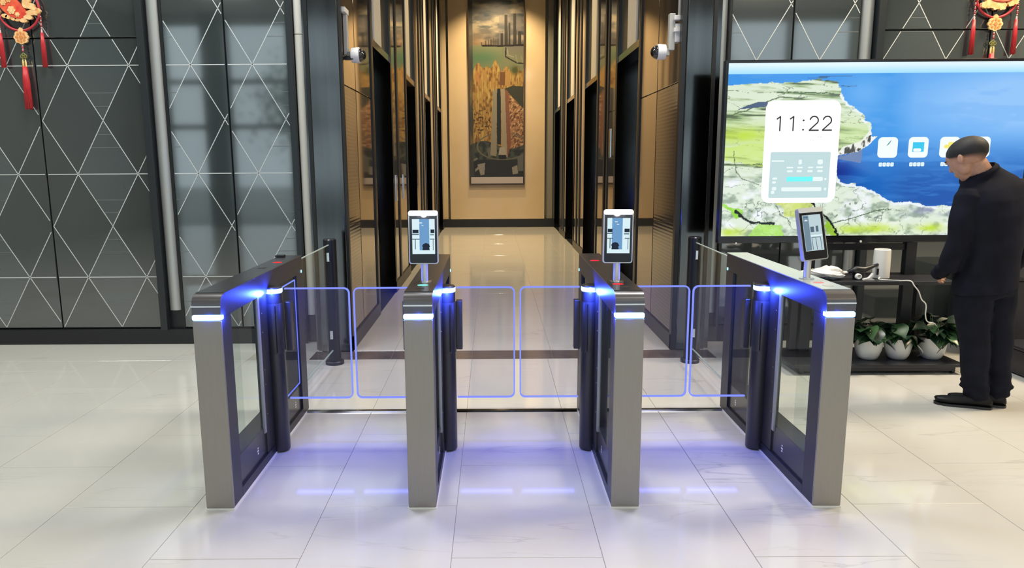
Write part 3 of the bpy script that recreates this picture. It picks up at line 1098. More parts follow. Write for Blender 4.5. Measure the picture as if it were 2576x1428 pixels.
def turnstile(xc, sides, label, top_m=None, device=True, dots=True, red_rear=True, front_light='red'):
    """sides: list of -1/+1, where a drum and a glass wing stand; wings: dict side -> (xa, xb)"""
    t = empty('turnstile', (xc, TY0 + 0.68, 0))
    tag(t, label, 'turnstile', 'speed gates across the lobby')
    inv = Matrix.Translation(-t.location)
    kids = []

    def k(o):
        o.matrix_parent_inverse = inv
        return o
    x0, x1 = xc - HW, xc + HW
    k(boxo('front_plate', (x0 - 0.001, x1 + 0.001, TY0, TY0 + 0.012, 0.008, 0.884), M_GUN, t, bev=0.002))
    k(boxo('front_post', (x0, x1, TY0 + 0.012, TY0 + 0.122, 0.008, 0.895), M_SIDE, t, bev=0.0015, seg=1))
    # light band wrapping the nose
    k(boxo('light_band', (x0 - 0.003, x1 + 0.003, TY0 - 0.003, TY0 + 0.035, 0.886, 0.911), M_RING, t, bev=0.008, seg=3))
    # nose cover: rounded brushed shell above the band
    R = 0.052
    arc = [(TY0 + R - R * math.cos(a), 1.0 - R + R * math.sin(a)) for a in np.linspace(0, PI / 2, 9)]
    arci = [(TY0 + R - (R - 0.01) * math.cos(a), 1.0 - R + (R - 0.01) * math.sin(a)) for a in np.linspace(PI / 2, 0, 9)]
    nose = [(TY0, 0.913)] + arc + arci + [(TY0 + 0.01, 0.913)]
    o = k(prismo('nose_cover', nose, x0 - 0.001, x1 + 0.001, mat('nose_metal_dark_reflection', (0.13, 0.125, 0.13), 0.3, 0.7), t))  # darker than the front plate: reflected dark ceiling put into the colour
    smooth_by_angle(o, 30)
    k(boxo('nose_highlight_strip', (x0 - 0.0015, x1 + 0.0015, TY0 - 0.0012, TY0 + 0.004, 0.946, 0.9525), M_CHROME, t))  # bright strip modelled in place of the highlight along the rounded nose
    # top beam
    beam = [(TY0 + 0.0105, 0.912)] + [(a + 0.0005, b - 0.0005) for a, b in arci[::-1]] + [(TY0 + 0.06, 0.9985), (TY1, 0.9985), (TY1, 0.896), (TY0 + 0.0105, 0.896)]
    k(prismo('top_beam', beam, x0, x1, M_SIDE, t))
    tp = k(boxo('top_plate', (x0 - 0.001, x1 + 0.001, TY0 + R + 0.002, TY1 + 0.002, 0.9985, 1.003), top_m or M_TOPG, t, bev=0.001, seg=1))
    # plinth, kick band, rear post
    k(boxo('plinth', (x0, x1, TY0 + 0.122, TY1 - 0.13, 0.008, 0.052), M_SIDE, t))
    k(boxo('kick_band', (x0 + 0.012, x1 - 0.012, TY0 + 0.122, TY1 - 0.13, 0.052, 0.20), M_TOPG, t))
    k(boxo('rear_post', (x0, x1, TY1 - 0.13, TY1, 0.008, 0.896), M_SIDE, t, bev=0.0015, seg=1))
    k(boxo('foot_seal', (x0 - 0.004, x1 + 0.004, TY0 - 0.004, TY1 + 0.004, 0.0, 0.008), mat('white_sealant', (0.75, 0.74, 0.7), 0.6), t))
    # motor column with side plates
    one = len(sides) == 1
    ca, cb_ = sorted((xc + sides[0] * (HW - 0.012), xc + sides[0] * (HW - 0.036))) if one else (x0 + 0.012, x1 - 0.012)
    k(boxo('motor_column', (ca, cb_, 3.60, 3.93, 0.20, 0.896), M_PLATE, t))
    for s in (-1, 1):
        xs = xc + s * (HW - 0.004)
        if s in sides:
            k(boxo('edge_profile', (min(xs, xs - s * 0.012), max(xs, xs - s * 0.012), 3.575, 3.60, 0.17, 0.896), M_SILVER, t))
        sc = None
        if s in sides:
            sc = k(boxo('side_plate', (min(xs - s * 0.008, xs), max(xs - s * 0.008, xs), 3.60, 3.93, 0.055, 0.896), M_PLATE, t))
        for z in (0.80, 0.70, 0.50, 0.42, 0.26) if sc else ():
            bms = bmesh.new()
            lathe(bms, [(0.004, 0), (0.004, s * 0.002)], xs, 3.63, z, n=8, axis='X')
            so = finish('screw', bms, M_CHROME, sc)
        # panes front and rear
        xp = xc + s * 0.045
        k(boxo('front_pane', (min(xp, xp + s * 0.006), max(xp, xp + s * 0.006), TY0 + 0.122, 3.575, 0.20, 0.896), M_PANE, t))
        k(boxo('rear_pane', (min(xp, xp + s * 0.006), max(xp, xp + s * 0.006), 3.93, TY1 - 0.13, 0.20, 0.896), M_PANE, t))
        # small white safety marks on the kick band
        for yy in (3.47, 4.18):
            bmk = bmesh.new()
            xm = xc + s * (HW - 0.0115)
            for dz, w_ in ((0.0, 0.016), (0.014, 0.022), (0.028, 0.012)):
                abox(bmk, min(xm, xm - s * 0.002), max(xm, xm - s * 0.002), yy - w_ / 2, yy + w_ / 2, 0.10 + dz, 0.108 + dz)
            k(finish('safety_mark', bmk, M_WHITEP, t))
        # rear status dot
        if s in sides:
            bmd = bmesh.new()
            lathe(bmd, [(0.0095, 0), (0.0085, s * 0.003), (0.002, s * 0.005)], xc + s * HW, 4.405, 0.905, n=14, axis='X')
            k(finish('status_dot', bmd, M_DOT, t, smooth=True))
    for s in sides:
        xd = xc + s * (HW - 0.012 + 0.026)
        yd = 3.772
        k(latheo('drum', [(0.048, 0.008), (0.05, 0.012), (0.05, 0.884)], M_PLATE, t, c=(xd, yd, 0), n=40))
        k(latheo('drum_light_ring', [(0.049, 0.886), (0.0515, 0.889), (0.0515, 0.907), (0.049, 0.910)], M_RING, t, c=(xd, yd, 0), n=40))
        k(latheo('drum_cap', [(0.05, 0.910), (0.05, 0.914), (0.044, 0.919)], M_SIDE, t, c=(xd, yd, 0), n=40))
        sl = k(latheo('hinge_sleeve', [(0.0525, 0.557), (0.0535, 0.559), (0.0535, 0.828), (0.0525, 0.83)], M_PLATE, t, c=(xd, yd, 0), n=40))
        for dx in (-0.022, 0.024):
            bms = bmesh.new()
            abox(bms, xd + dx - 0.0015, xd + dx + 0.0015, yd - 0.0545, yd - 0.04, 0.565, 0.822)
            finish('seam', bms, M_BLACK, sl)
        xc2 = xd + s * 0.052
        k(boxo('wing_clamp', (min(xc2, xc2 + s * 0.032), max(xc2, xc2 + s * 0.032), 3.795, 3.845, 0.56, 0.83), M_PLATE, t, bev=0.003))
    return t, k


def wings_for(t, k, side, xa, xb):
    k(wing(t, xa, xb))


def indicator(root, k, x, y, m, name='indicator_light', r=0.026):
    bmi = bmesh.new()
    lathe(bmi, [(r, 1.0032), (r * 0.95, 1.0042), (r * 0.5, 1.0045)], x, y, 0, n=24)
    for v in bmi.verts:
        v.co.y = y + (v.co.y - y) * 0.62
    k(finish(name, bmi, m, root, smooth=True))


TX_ = {'A': -1.258, 'B': -0.331, 'C': 0.5955, 'D': 1.515}
tA, kA = turnstile(TX_['A'], [1], 'leftmost turnstile, dark metal with glass, with no face terminal on its top')
tB, kB = turnstile(TX_['B'], [1, -1], 'second turnstile from the left, carrying a face terminal, green indicator on its top')
tC, kC = turnstile(TX_['C'], [-1, 1], 'third turnstile from the left, carrying a lit face terminal above a red indicator')
tD, kD = turnstile(TX_['D'], [-1], 'rightmost turnstile with black glass top painted pale as a reflection, nearest the man in black', top_m=M_TOPREFL)
wings_for(tA, kA, 1, -1.135, -0.783)
wings_for(tB, kB, -1, -0.455, -0.757)
wings_for(tB, kB, 1, -0.205, 0.112)
wings_for(tC, kC, -1, 0.468, 0.145)
wings_for(tC, kC, 1, 0.720, 1.058)
wings_for(tD, kD, -1, 1.390, 1.080)
indicator(tA, kA, -1.245, 4.10, M_RED)
indicator(tC, kC, 0.583, 4.10, M_RED)
indicator(tB, kB, -0.33, 4.12, M_CHROME, r=0.02)
indicator(tB, kB, -0.328, 3.285, M_GREEN)
indicator(tC, kC, 0.578, 3.285, M_RED)
indicator(tD, kD, 1.508, 3.29, M_PINK)
kA(boxo('sensor_window', (-1.285, -1.245, 3.86, 3.90, 1.003, 1.0042), M_PLATE, tA))
kA(boxo('cable_clip', (-1.33, -1.275, 4.33, 4.37, 1.003, 1.015), M_BLACK, tA, bev=0.003))
for t_, k_, x_ in ((tB, kB, -0.331), (tC, kC, 0.5955), (tD, kD, 1.515)):
    k_(boxo('sensor_window', (x_ - 0.018, x_ + 0.018, 3.19, 3.225, 1.003, 1.0042), M_WHITED if t_ is tD else M_PLATE, t_))
# glowing outline on the rear pane of the left gate
bm = bmesh.new()
pp = [(3.97, 0.87), (4.285, 0.87), (4.285, 0.225), (3.97, 0.225)]
for a, b in zip(pp, pp[1:]):
    d = Vector((b[0] - a[0], b[1] - a[1]))
    n_ = Vector((-d.y, d.x)).normalized() * 0.0035
    prism(bm, [(a[0] + n_.x, a[1] + n_.y), (b[0] + n_.x, b[1] + n_.y), (b[0] - n_.x, b[1] - n_.y), (a[0] - n_.x, a[1] - n_.y)], -1.207, -1.2035, 'YZ')
kA(finish('glowing_pane_edge', bm, M_EDGE, tA))
# blue LED light thrown by the rings and wing rims
BLUE = (0.03, 0.07, 1.0)


def led(x, y, z, p, r=0.012, col=BLUE):
    d = bpy.data.lights.new('gate_led', 'POINT')
    d.energy = p
    d.color = col
    d.shadow_soft_size = r
    o = bpy.data.objects.new('gate_led', d)
    o.location = (x, y, z)
    C.objects.link(o)


for x, sides in ((TX_['A'], [1]), (TX_['B'], [1, -1]), (TX_['C'], [-1, 1]), (TX_['D'], [-1])):
    for s in sides:
        led(x + s * (HW + 0.016), TY0 + 0.02, 0.90, 3.0)
        led(x + s * (HW + 0.030), 3.69, 0.893, 10)
    led(x, TY0 - 0.03, 0.898, 0.10)
for xa, xb in ((-1.12, -0.80), (-0.74, -0.42), (-0.19, 0.10), (0.16, 0.45), (0.74, 1.05), (1.09, 1.37)):
    area('wing_led', ((xa + xb) / 2, 3.82, 0.272), abs(xb - xa), 0.35, (0.10, 0.12, 1.0), sy=0.03)

# floor cover strips between the gates at the exit side
fs = 0
for (xa, xb), m_, lb in zip(((-1.193, -0.396), (-0.266, 0.531), (0.66, 1.45)),
                            (M_CHROME, M_STEEL, M_CHROME),
                            ('floor cover strip between the first and second turnstile from the left',
                             'floor cover strip between the two middle turnstiles',
                             'floor cover strip between the third turnstile and the rightmost one')):
    st = prismo('cable_cover_strip', [(4.362, 0.0), (4.368, 0.009), (4.392, 0.012), (4.40, 0.0)], xa, xb, m_, None)
    tag(st, 'metal ' + lb, 'cover strip', 'floor cover strips between the gates')


# ================================================================== FACE TERMINALS
def terminal(x, y, z, label, lit=True, rz=0, tilt=0, roll=0, variant=0):
    t = empty('face_terminal', (x, y, 1.0035))
    t.rotation_euler = (0, 0, rz)
    tag(t, label, 'terminal', 'face recognition terminals on the turnstiles')
    base = latheo('pole_base', [(0.034, 0.0), (0.034, 0.003), (0.028, 0.005)], M_CHROME, t, n=28)
    pole = latheo('pole', [(0.0165, 0.004), (0.0165, 0.12)], mat('satin_pole', (0.70, 0.70, 0.70), 0.28, 0.6), t, n=24)
    hd = empty('head', (0, -0.012, 0.215))
    hd.rotation_euler = (tilt, roll, 0)
    hd.parent = t
    W, H = 0.069, 0.125
    # body
    bm = bmesh.new()
    prism(bm, rrect(-W, W, -H, H, 0.012), -0.012, 0.010, 'XZ')
    hb = finish('housing', bm, mat('silver_housing', (0.55, 0.56, 0.56), 0.3, 0.5), hd)
    bm = bmesh.new()
    prism(bm, rrect(-W + 0.005, W - 0.005, -H + 0.005, H - 0.005, 0.009), -0.0135, -0.0115, 'XZ')
    finish('black_face', bm, M_BEZEL, hd)

    def flat(name, pts, m, y, par=hd):
        bm = bmesh.new()
        prism(bm, pts, y, y + 0.0003, 'XZ')
        return finish(name, bm, m, par)
    sx0, sx1, sz0, sz1 = -0.052, 0.054, -0.078, 0.086
    if variant == 2:
        sx0, sx1, sz0, sz1 = -0.052, 0.050, -0.080, 0.090
    dim = 0.75 if variant == 2 else 1.0
    scr = flat('screen', [(sx0, sz0), (sx1, sz0), (sx1, sz1), (sx0, sz1)], emis('terminal_white_%d' % (variant == 2), (0.70 * dim, 0.88 * dim, 0.93 * dim), 1.0), -0.0142)
    E_BLUE = emis('terminal_blue', (0.16, 0.34, 0.60), 1.0)
    E_SLATE = emis('terminal_slate', (0.18, 0.27, 0.34), 1.0)
    E_DK = emis('terminal_dark', (0.02, 0.03, 0.05), 1.0)
    E_GR = emis('terminal_grey', (0.10, 0.15, 0.20), 1.0)
    R_ = lambda a, b, c, d: [(a, c), (b, c), (b, d), (a, d)]
    if variant != 2:
        q = 0.006 if variant else 0.0
        flat('screen_picture', R_(-0.018 - q * 2, 0.028 - q * 1.5, -0.060, 0.086), E_BLUE, -0.0145)
        for a, b, c, d in ((-0.050, -0.022 - q, 0.020, 0.036), (-0.052, -0.020 - q, 0.012, 0.017), (0.034 - q, 0.052, 0.020, 0.037), (0.032 - q, 0.050, 0.010, 0.015),
                           (-0.040, -0.036, -0.055, -0.008), (0.044, 0.047, -0.06, -0.008), (-0.052, -0.018 - q, -0.010, -0.006), (0.030, 0.052, -0.010, -0.006)):
            flat('screen_picture', R_(a, b, c, d), E_DK if c > 0.015 else E_GR, -0.0147)
        # head and shoulders on the live picture
        hx = 0.012 if not variant else -0.014
        flat('screen_picture', [(hx - 0.017, -0.060), (hx - 0.015, -0.045), (hx - 0.019, -0.040), (hx - 0.012, -0.030), (hx, -0.026), (hx + 0.013, -0.030), (hx + 0.019, -0.042), (hx + 0.015, -0.047), (hx + 0.017, -0.060)], E_DK, -0.0149)
        flat('screen_caption', R_(-0.018, -0.004, 0.066, 0.070), emis('terminal_caption', (0.8, 0.9, 1), 1), -0.0150)
        flat('screen_caption', R_(-0.008, 0.002, 0.055, 0.0575), emis('terminal_caption', (0.8, 0.9, 1), 1), -0.0150)
    else:
        flat('screen_picture', R_(-0.050, -0.018, -0.078, 0.088), E_SLATE, -0.0145)
        for a, b, c, d in ((-0.014, 0.006, 0.008, 0.034), (0.016, 0.030, 0.008, 0.036)):
            flat('screen_picture', R_(a, b, c, d), E_GR, -0.0147)
        flat('screen_picture', R_(-0.016, 0.048, -0.012, -0.006), emis('terminal_pale', (0.8, 0.95, 1), 1), -0.0147)
        for a, b, c in ((-0.012, -0.009, -0.076), (0.010, 0.013, -0.076), (0.036, 0.039, -0.076)):
            flat('screen_picture', [(a, c), (b, c), (b - 0.002, -0.016), (a - 0.002, -0.016)], E_GR, -0.0148)
        flat('screen_picture', R_(-0.012, 0.036, -0.019, -0.016), E_GR, -0.0148)
        flat('screen_caption', [(-0.043, 0.062), (-0.024, 0.062), (-0.028, 0.068), (-0.039, 0.068)], emis('terminal_caption', (0.8, 0.9, 1), 1), -0.0150)
        flat('screen_caption', R_(-0.045, -0.022, 0.077, 0.082), E_GR, -0.0150)
    # camera window and lamp bar
    flat('camera_window', rrect(-0.03, 0.03, 0.092, 0.104, 0.005), mat('camera_window', (0.02, 0.02, 0.025), 0.1), -0.0142)
    bm = bmesh.new()
    prism(bm, rrect(-W + 0.001, W - 0.001, 0.1015, H - 0.0005, 0.010), -0.0150, -0.0128, 'XZ')
    finish('lamp_bar', bm, M_LEDBAR if lit else mat('pale_lamp_bar', (0.75, 0.77, 0.72), 0.3), hd)
    if lit:
        d = bpy.data.lights.new('terminal_lamp', 'POINT')
        d.energy = 0.5
        d.shadow_soft_size = 0.02
        o = bpy.data.objects.new('terminal_lamp', d)
        o.location = (x, y - 0.06, 1.33)
        C.objects.link(o)
    return t


terminal(-0.327, 3.372, 1.0, 'face terminal with white lamp bar on the second turnstile from the left', True, 0, math.radians(-2), 0, 0)
terminal(0.583, 3.362, 1.0, 'face terminal with white lamp bar on the third turnstile, above a red indicator', True, 0, math.radians(-2), math.radians(0.5), 1)
terminal(1.505, 3.41, 1.0, 'tilted face terminal with unlit lamp bar on the rightmost turnstile', False, math.radians(16), math.radians(-12), math.radians(-3), 2)


# ================================================================== GLASS BARRIERS AND POSTS
def barrier(px, py, gx, gy, label, postlabel):
    p = empty('barrier_post', (px, py, 0))
    tag(p, postlabel, 'post', 'round posts behind the outer turnstiles')
    latheo('flange', [(0.073, 0), (0.073, 0.022), (0.068, 0.028), (0.05, 0.03)], M_SIDE, p, n=36)
    latheo('shaft', [(0.051, 0.03), (0.051, 0.985), (0.045, 0.992)], mat('black_post', (0.016, 0.017, 0.024), 0.25, 0.3), p, n=36)
    d = Vector((gx - px, gy - py, 0)).normalized()
    for z in (0.86, 0.25):
        o = boxo('glass_clip', (-0.012, 0.012, 0.048, 0.082, z - 0.035, z + 0.035), M_CHROME, p, bev=0.004)
        o.rotation_euler = (0, 0, math.atan2(d.y, d.x) - PI / 2)
    a, b = Vector((px, py, 0)) + d * 0.054, Vector((gx, gy, 0))
    n = Vector((-d.y, d.x, 0)) * 0.005
    g = prismo('glass_barrier', [(a.x + n.x, a.y + n.y), (b.x + n.x, b.y + n.y), (b.x - n.x, b.y - n.y), (a.x - n.x, a.y - n.y)], 0.12, 0.95, M_PANE, None, plane='XY')
    tag(g, label, 'glass panel', 'clear glass panels behind the outer turnstiles')
    m_ = Vector((-d.y, d.x, 0)) * 0.0055
    for z0, z1 in ((0.117, 0.1225), (0.9475, 0.953)):
        bm = bmesh.new()
        prism(bm, [(a.x + m_.x, a.y + m_.y), (b.x + m_.x, b.y + m_.y), (b.x - m_.x, b.y - m_.y), (a.x - m_.x, a.y - m_.y)], z0, z1, 'XY')
        finish('polished_edge', bm, mat('glass_edge', (0.35, 0.42, 0.42), 0.3), g)


barrier(-1.262, 5.51, -1.262, 4.436, 'clear glass panel running from the leftmost turnstile back to its post',
        'black round post behind the leftmost turnstile')
barrier(1.552, 5.51, 1.53, 4.436, 'clear glass panel running from the rightmost turnstile back to its post',
        'black round post behind the rightmost turnstile')


# ================================================================== DOME CAMERAS ON THE CORRIDOR WALLS
def dome(x, y, z, s, label, boxes):
    c = empty('dome_camera', (x, y, z))
    tag(c, label, 'camera', 'security cameras at the corridor mouth')
    latheo('housing', [(0.035, -s * 0.075), (0.058, -s * 0.065), (0.062, -s * 0.02), (0.062, s * 0.0)], M_WHITEP, c, n=32, axis='X')
    bm = bmesh.new()
    prof = [(0.052 * math.cos(a), s * (0.052 * math.sin(a))) for a in np.linspace(0, PI / 2 * 0.97, 9)]
    lathe(bm, prof, n=32, axis='X')
    finish('smoked_dome', bm, mat('smoked_dome', (0.015, 0.014, 0.014), 0.05, 0, 0.8), c, smooth=True)
    lathe_bm = bmesh.new()
    ball(lathe_bm, (s * 0.005, -0.02, 0.01), 0.012)
    for nm, b, m in boxes:
        o = boxo(nm, b, m, c, bev=0.003)
        o.matrix_parent_inverse = Matrix.Translation(-c.location)
    lathe_bm.free()
    return c


dome(-1.075, 6.05, 2.43, 1, 'white dome camera with dark bubble on the left corridor wall', [
    ('arm', (-1.175, -1.13, 6.02, 6.08, 2.40, 2.455), M_WHITED),
    ('upright', (-1.197, -1.165, 6.02, 6.08, 2.43, 2.76), M_WHITED),
    ('cable_clamp', (-1.197, -1.12, 6.0, 6.05, 2.39, 2.42), M_BLACK),
    ('top_bracket', (-1.197, -1.16, 5.94, 6.09, 2.745, 2.785), M_CREAM)])
dome(1.325, 6.0, 2.43, -1, 'white dome camera with junction box on the right corridor wall', [
    ('arm', (1.38, 1.42, 5.97, 6.03, 2.40, 2.455), M_WHITED),
    ('upright', (1.41, 1.455, 5.96, 6.02, 2.44, 2.72), M_WHITED),
    ('junction_box', (1.455, 1.497, 5.95, 6.04, 2.50, 2.64), M_CREAM),
    ('conduit_clip', (1.44, 1.497, 5.93, 6.0, 2.665, 2.70), M_CREAM),
    ('conduit_clip', (1.44, 1.497, 5.93, 6.0, 2.575, 2.605), M_CREAM),
    ('conduit', (1.475, 1.497, 5.94, 5.97, 2.70, 3.6), M_WHITED)])


# ================================================================== TELEVISION
TVY = 5.42


def tv():
    x0, x1, z0, z1 = 1.722, 3.95, 1.003, 2.265
    t = empty('television', (2.836, TVY + 0.03, z0))
    tag(t, 'large wall-sized touch television showing a coastline and the time 11:22', 'television')
    inv = Matrix.Translation(-t.location)

    def k(o):
        o.matrix_parent_inverse = inv
        return o
    k(boxo('case', (x0 - 0.022, x1 + 0.022, TVY, TVY + 0.06, z0 - 0.055, z1 + 0.022), M_BEZEL, t, bev=0.006))
    nx, nz = 520, 300
    X, Z = np.meshgrid(np.linspace(x0, x1, nx + 1), np.linspace(z0, z1, nz + 1))
    n = fbm(X * 3, Z * 14, 4, 101)
    fine = fbm(X * 26, Z * 40, 4, 102)
    # sea
    v = np.clip((Z - 1.2) / 1.0, 0, 1)
    u = np.clip((X - 2.55) / 1.2, 0, 1)
    sea = np.zeros(X.shape + (3,)) + (0.08, 0.34, 0.68)
    sea = lerp(sea, (0.30, 0.62, 0.93), (Z - 1.38) * 2.6)
    sea = lerp(sea, (0.62, 0.80, 0.99), np.clip(u * 1.1 * np.exp(-((Z - 1.98) / 0.27) ** 2) + 0.30 * np.exp(-((X - 2.72) / 0.16) ** 2 - ((Z - 2.05) / 0.12) ** 2) * 2, 0, 0.85))
    sea = lerp(sea, (0.05, 0.50, 0.86), np.clip(1 - (X - 2.6) / 0.5, 0, 0.35))
    sea = lerp(sea, (0.03, 0.18, 0.56), np.exp(-((X - 2.55) / 0.16) ** 2 - ((Z - 1.47) / 0.12) ** 2))
    sea = lerp(sea, (0.42, 0.68, 0.95), np.clip((n - 0.52) * 3, 0, 0.35) * np.clip((Z - 1.1) * 2, 0, 1))
    sea = lerp(sea, (0.30, 0.58, 0.88), np.clip((fbm(X * 7 + Z * 4, Z * 45, 3, 120) - 0.55) * 3, 0, 0.4) * np.clip((X - 2.8) * 2, 0, 1) * np.clip((1.62 - Z) * 5, 0, 1))
    A = sea
    hz = 2.188
    sky = lerp(np.zeros_like(A) + (0.64, 0.88, 0.99), (0.88, 0.96, 1.0), (Z - hz) / 0.06)
    A = np.where((Z > hz)[..., None], sky, A)
    # land
    wob = (fine - 0.5) * 0.05
    coast = [(1.60, 2.088), (1.777, 2.11), (1.921, 2.126), (2.182, 2.124), (2.384, 2.145), (2.529, 2.13), (2.566, 2.031), (2.614, 1.968), (2.721, 1.902), (2.739, 1.859),
             (2.785, 1.83), (2.798, 1.744), (2.837, 1.73), (2.783, 1.672), (2.713, 1.629), (2.597, 1.607), (2.554, 1.596), (2.566, 1.432), (2.613, 1.396), (2.703, 1.39),
             (2.855, 1.336), (2.918, 1.291), (3.011, 1.246), (3.129, 1.26), (3.251, 1.224), (3.46, 1.219), (3.98, 1.246), (4.1, 0.9), (1.5, 0.9)]
    land = inpoly(X + wob * 0.6, Z + wob * 0.5, coast)
    bands = fbm(X * 4.0, Z * 46 + X * 2.5, 5, 130)
    upper = lerp(np.zeros_like(A) + (0.86, 0.91, 0.82), (0.60, 0.70, 0.50), (bands - 0.46) * 6)
    upper = lerp(upper, (0.28, 0.34, 0.26), (bands - 0.63) * 12)
    upper = lerp(upper, (0.30, 0.36, 0.24), (np.abs(fbm(X * 3.2, Z * 13 + X, 4, 133) - 0.5) < 0.006) * 0.7)
    upper = lerp(upper, (0.78, 0.88, 0.56), np.exp(-((Z - 1.74) / 0.12) ** 2) * 0.6)
    rock = lerp(np.zeros_like(A) + (0.88, 0.93, 0.86), (0.60, 0.68, 0.60), (fbm(X * 15, Z * 26, 5, 140) - 0.47) * 4)
    rock = lerp(rock, (0.95, 0.97, 0.99), (fbm(X * 9, Z * 12, 4, 150) - 0.55) * 5)
    rock = lerp(rock, (0.34, 0.40, 0.37), (np.abs(fbm(X * 7, Z * 9, 4, 160) - 0.5) < 0.008) * 0.6)
    rock = lerp(rock, (0.55, 0.58, 0.70), np.clip((X - 2.95) * 3, 0, 1) * np.clip(1 - np.abs(Z - 1.19) / 0.06, 0, 1) * np.clip((fbm(X * 14, Z * 20, 3, 165) - 0.35) * 3, 0, 1))
    f = np.clip((1.52 - Z) / 0.12, 0, 1)[..., None]
    lnd = upper * (1 - f) + rock * f
    G1, G2 = (0.58, 0.86, 0.22), (0.76, 0.88, 0.25)
    pg = lambda p, w=0.35: inpoly(X + (fine - 0.5) * w * 0.1, Z + (fine - 0.5) * w * 0.1, p)
    for p, c, s in (([(1.70, 1.255), (1.882, 1.20), (1.861, 1.149), (1.826, 1.128), (1.79, 1.20), (1.70, 1.222)], G1, 1),
                    ([(1.923, 1.000), (1.993, 1.088), (2.158, 1.087), (2.208, 1.000)], (0.66, 0.90, 0.36), 1),
                    ([(2.119, 1.26), (2.401, 1.26), (2.379, 1.137), (2.207, 1.153)], (0.80, 0.86, 0.36), 0.85),
                    ([(2.499, 1.124), (2.561, 1.094), (2.601, 1.0), (2.517, 1.001)], (0.55, 0.75, 0.12), 1),
                    ([(1.70, 1.66), (2.02, 1.70), (2.02, 1.52), (1.70, 1.57)], (0.78, 0.90, 0.36), 0.7)):
        lnd = lerp(lnd, c, pg(p) * (s * (0.75 + 0.5 * (fine - 0.4))))
    for cx, cz, sx, sz in ((2.90, 1.055, 0.13, 0.035), (2.70, 1.05, 0.1, 0.03), (3.30, 1.06, 0.10, 0.03), (1.80, 1.03, 0.1, 0.03), (1.85, 1.75, 0.2, 0.05)):
        lnd = lerp(lnd, G2, np.exp(-((X - cx) / sx) ** 2 - ((Z - cz) / sz) ** 2) * 0.9 * (0.5 + fine))
    for p, w, c in (([(1.823, 1.194), (1.873, 1.149), (1.932, 1.104), (2.112, 1.094)], 0.009, (0.06, 0.10, 0.10)),
                    ([(2.38, 1.26), (2.401, 1.244), (2.466, 1.175), (2.545, 1.106), (2.614, 0.988)], 0.008, (0.05, 0.09, 0.08)),
                    ([(1.786, 1.635), (1.80, 1.55), (1.814, 1.49), (1.856, 1.431), (1.991, 1.386)], 0.003, (0.35, 0.42, 0.30)),
                    ([(2.561, 1.1), (2.722, 1.138), (2.867, 1.188), (2.986, 1.199)], 0.0035, (0.36, 0.45, 0.34)),
                    ([(2.12, 1.23), (2.16, 1.17), (2.22, 1.13), (2.24, 1.09)], 0.003, (0.35, 0.42, 0.30)),
                    ([(1.70, 1.532), (1.85, 1.535), (2.0, 1.54)], 0.003, (0.30, 0.36, 0.22)),
                    ([(2.08, 2.055), (2.15, 2.05), (2.27, 2.052), (2.40, 2.05), (2.5, 2.045)], 0.004, (0.30, 0.40, 0.28)),
                    ([(1.78, 1.905), (1.86, 1.925), (2.0, 1.99), (2.10, 2.02), (2.3, 2.02)], 0.0035, (0.35, 0.42, 0.30))):
        lnd = lerp(lnd, c, dline(X + (fine - 0.5) * 0.02, Z + (fine - 0.5) * 0.02, p) < w)
    lnd = lerp(lnd, (0.28, 0.36, 0.48), inpoly(X, Z, [(1.80, 1.935), (1.872, 1.965), (1.95, 1.99), (2.02, 1.99), (2.02, 1.955), (1.90, 1.945)]))
    # white surf cliffs at the edge
    edge = dline(X, Z, coast[6:26])
    lnd = lerp(lnd, (0.93, 0.96, 0.99), (edge < 0.022) * np.clip((fine - 0.3) * 4, 0, 1))
    cl = inpoly(X, Z, [(2.54, 1.60), (2.60, 1.665), (2.72, 1.70), (2.80, 1.80), (2.80, 1.70), (2.70, 1.62)])
    lnd = lerp(lnd, (0.94, 0.94, 0.92), cl * 0.9)
    lnd = lerp(lnd, (0.22, 0.22, 0.20), cl * (np.clip((fbm(X * 60, Z * 22, 3, 171) - 0.5) * 8, 0, 1)) * (Z < 1.70 + (X - 2.7) * 0.5))
    A = np.where(land[..., None], lnd, A)
    A = lerp(A, (0.40, 0.50, 0.68), inpoly(X, Z, [(2.554, 1.594), (2.62, 1.600), (2.742, 1.644), (2.735, 1.542), (2.571, 1.572)]) & ~land)
    for p in ([(2.38, 2.165), (2.50, 2.168), (2.62, 2.168)], [(2.30, 2.155), (2.44, 2.158)], [(2.55, 2.10), (2.60, 2.095), (2.66, 2.098)]):
        A = lerp(A, (0.20, 0.40, 0.60), dline(X, Z, p) < 0.003)
    k(colour_grid('screen', x0, x1, z0, z1, TVY - 0.002, nx, nz, A, vcol_mat('television_picture', True, strength=1.0), t))

    def flat(name, pts, m, y=TVY - 0.004):
        bm = bmesh.new()
        prism(bm, pts, y, y + 0.0004, 'XZ')
        return k(finish(name, bm, m, t))
    R_ = lambda a, b, c, d: [(a, c), (b, c), (b, d), (a, d)]
    W = emis('screen_white', (1, 1, 1), 1.05)
    PALE = emis('screen_pale_teal', (0.56, 0.74, 0.76), 1.0)
    flat('clock_card', rrect(2.008, 2.560, 1.250, 1.999, 0.062), W)
    flat('settings_pane', rrect(2.062, 2.506, 1.288, 1.626, 0.012), PALE, TVY - 0.0046)
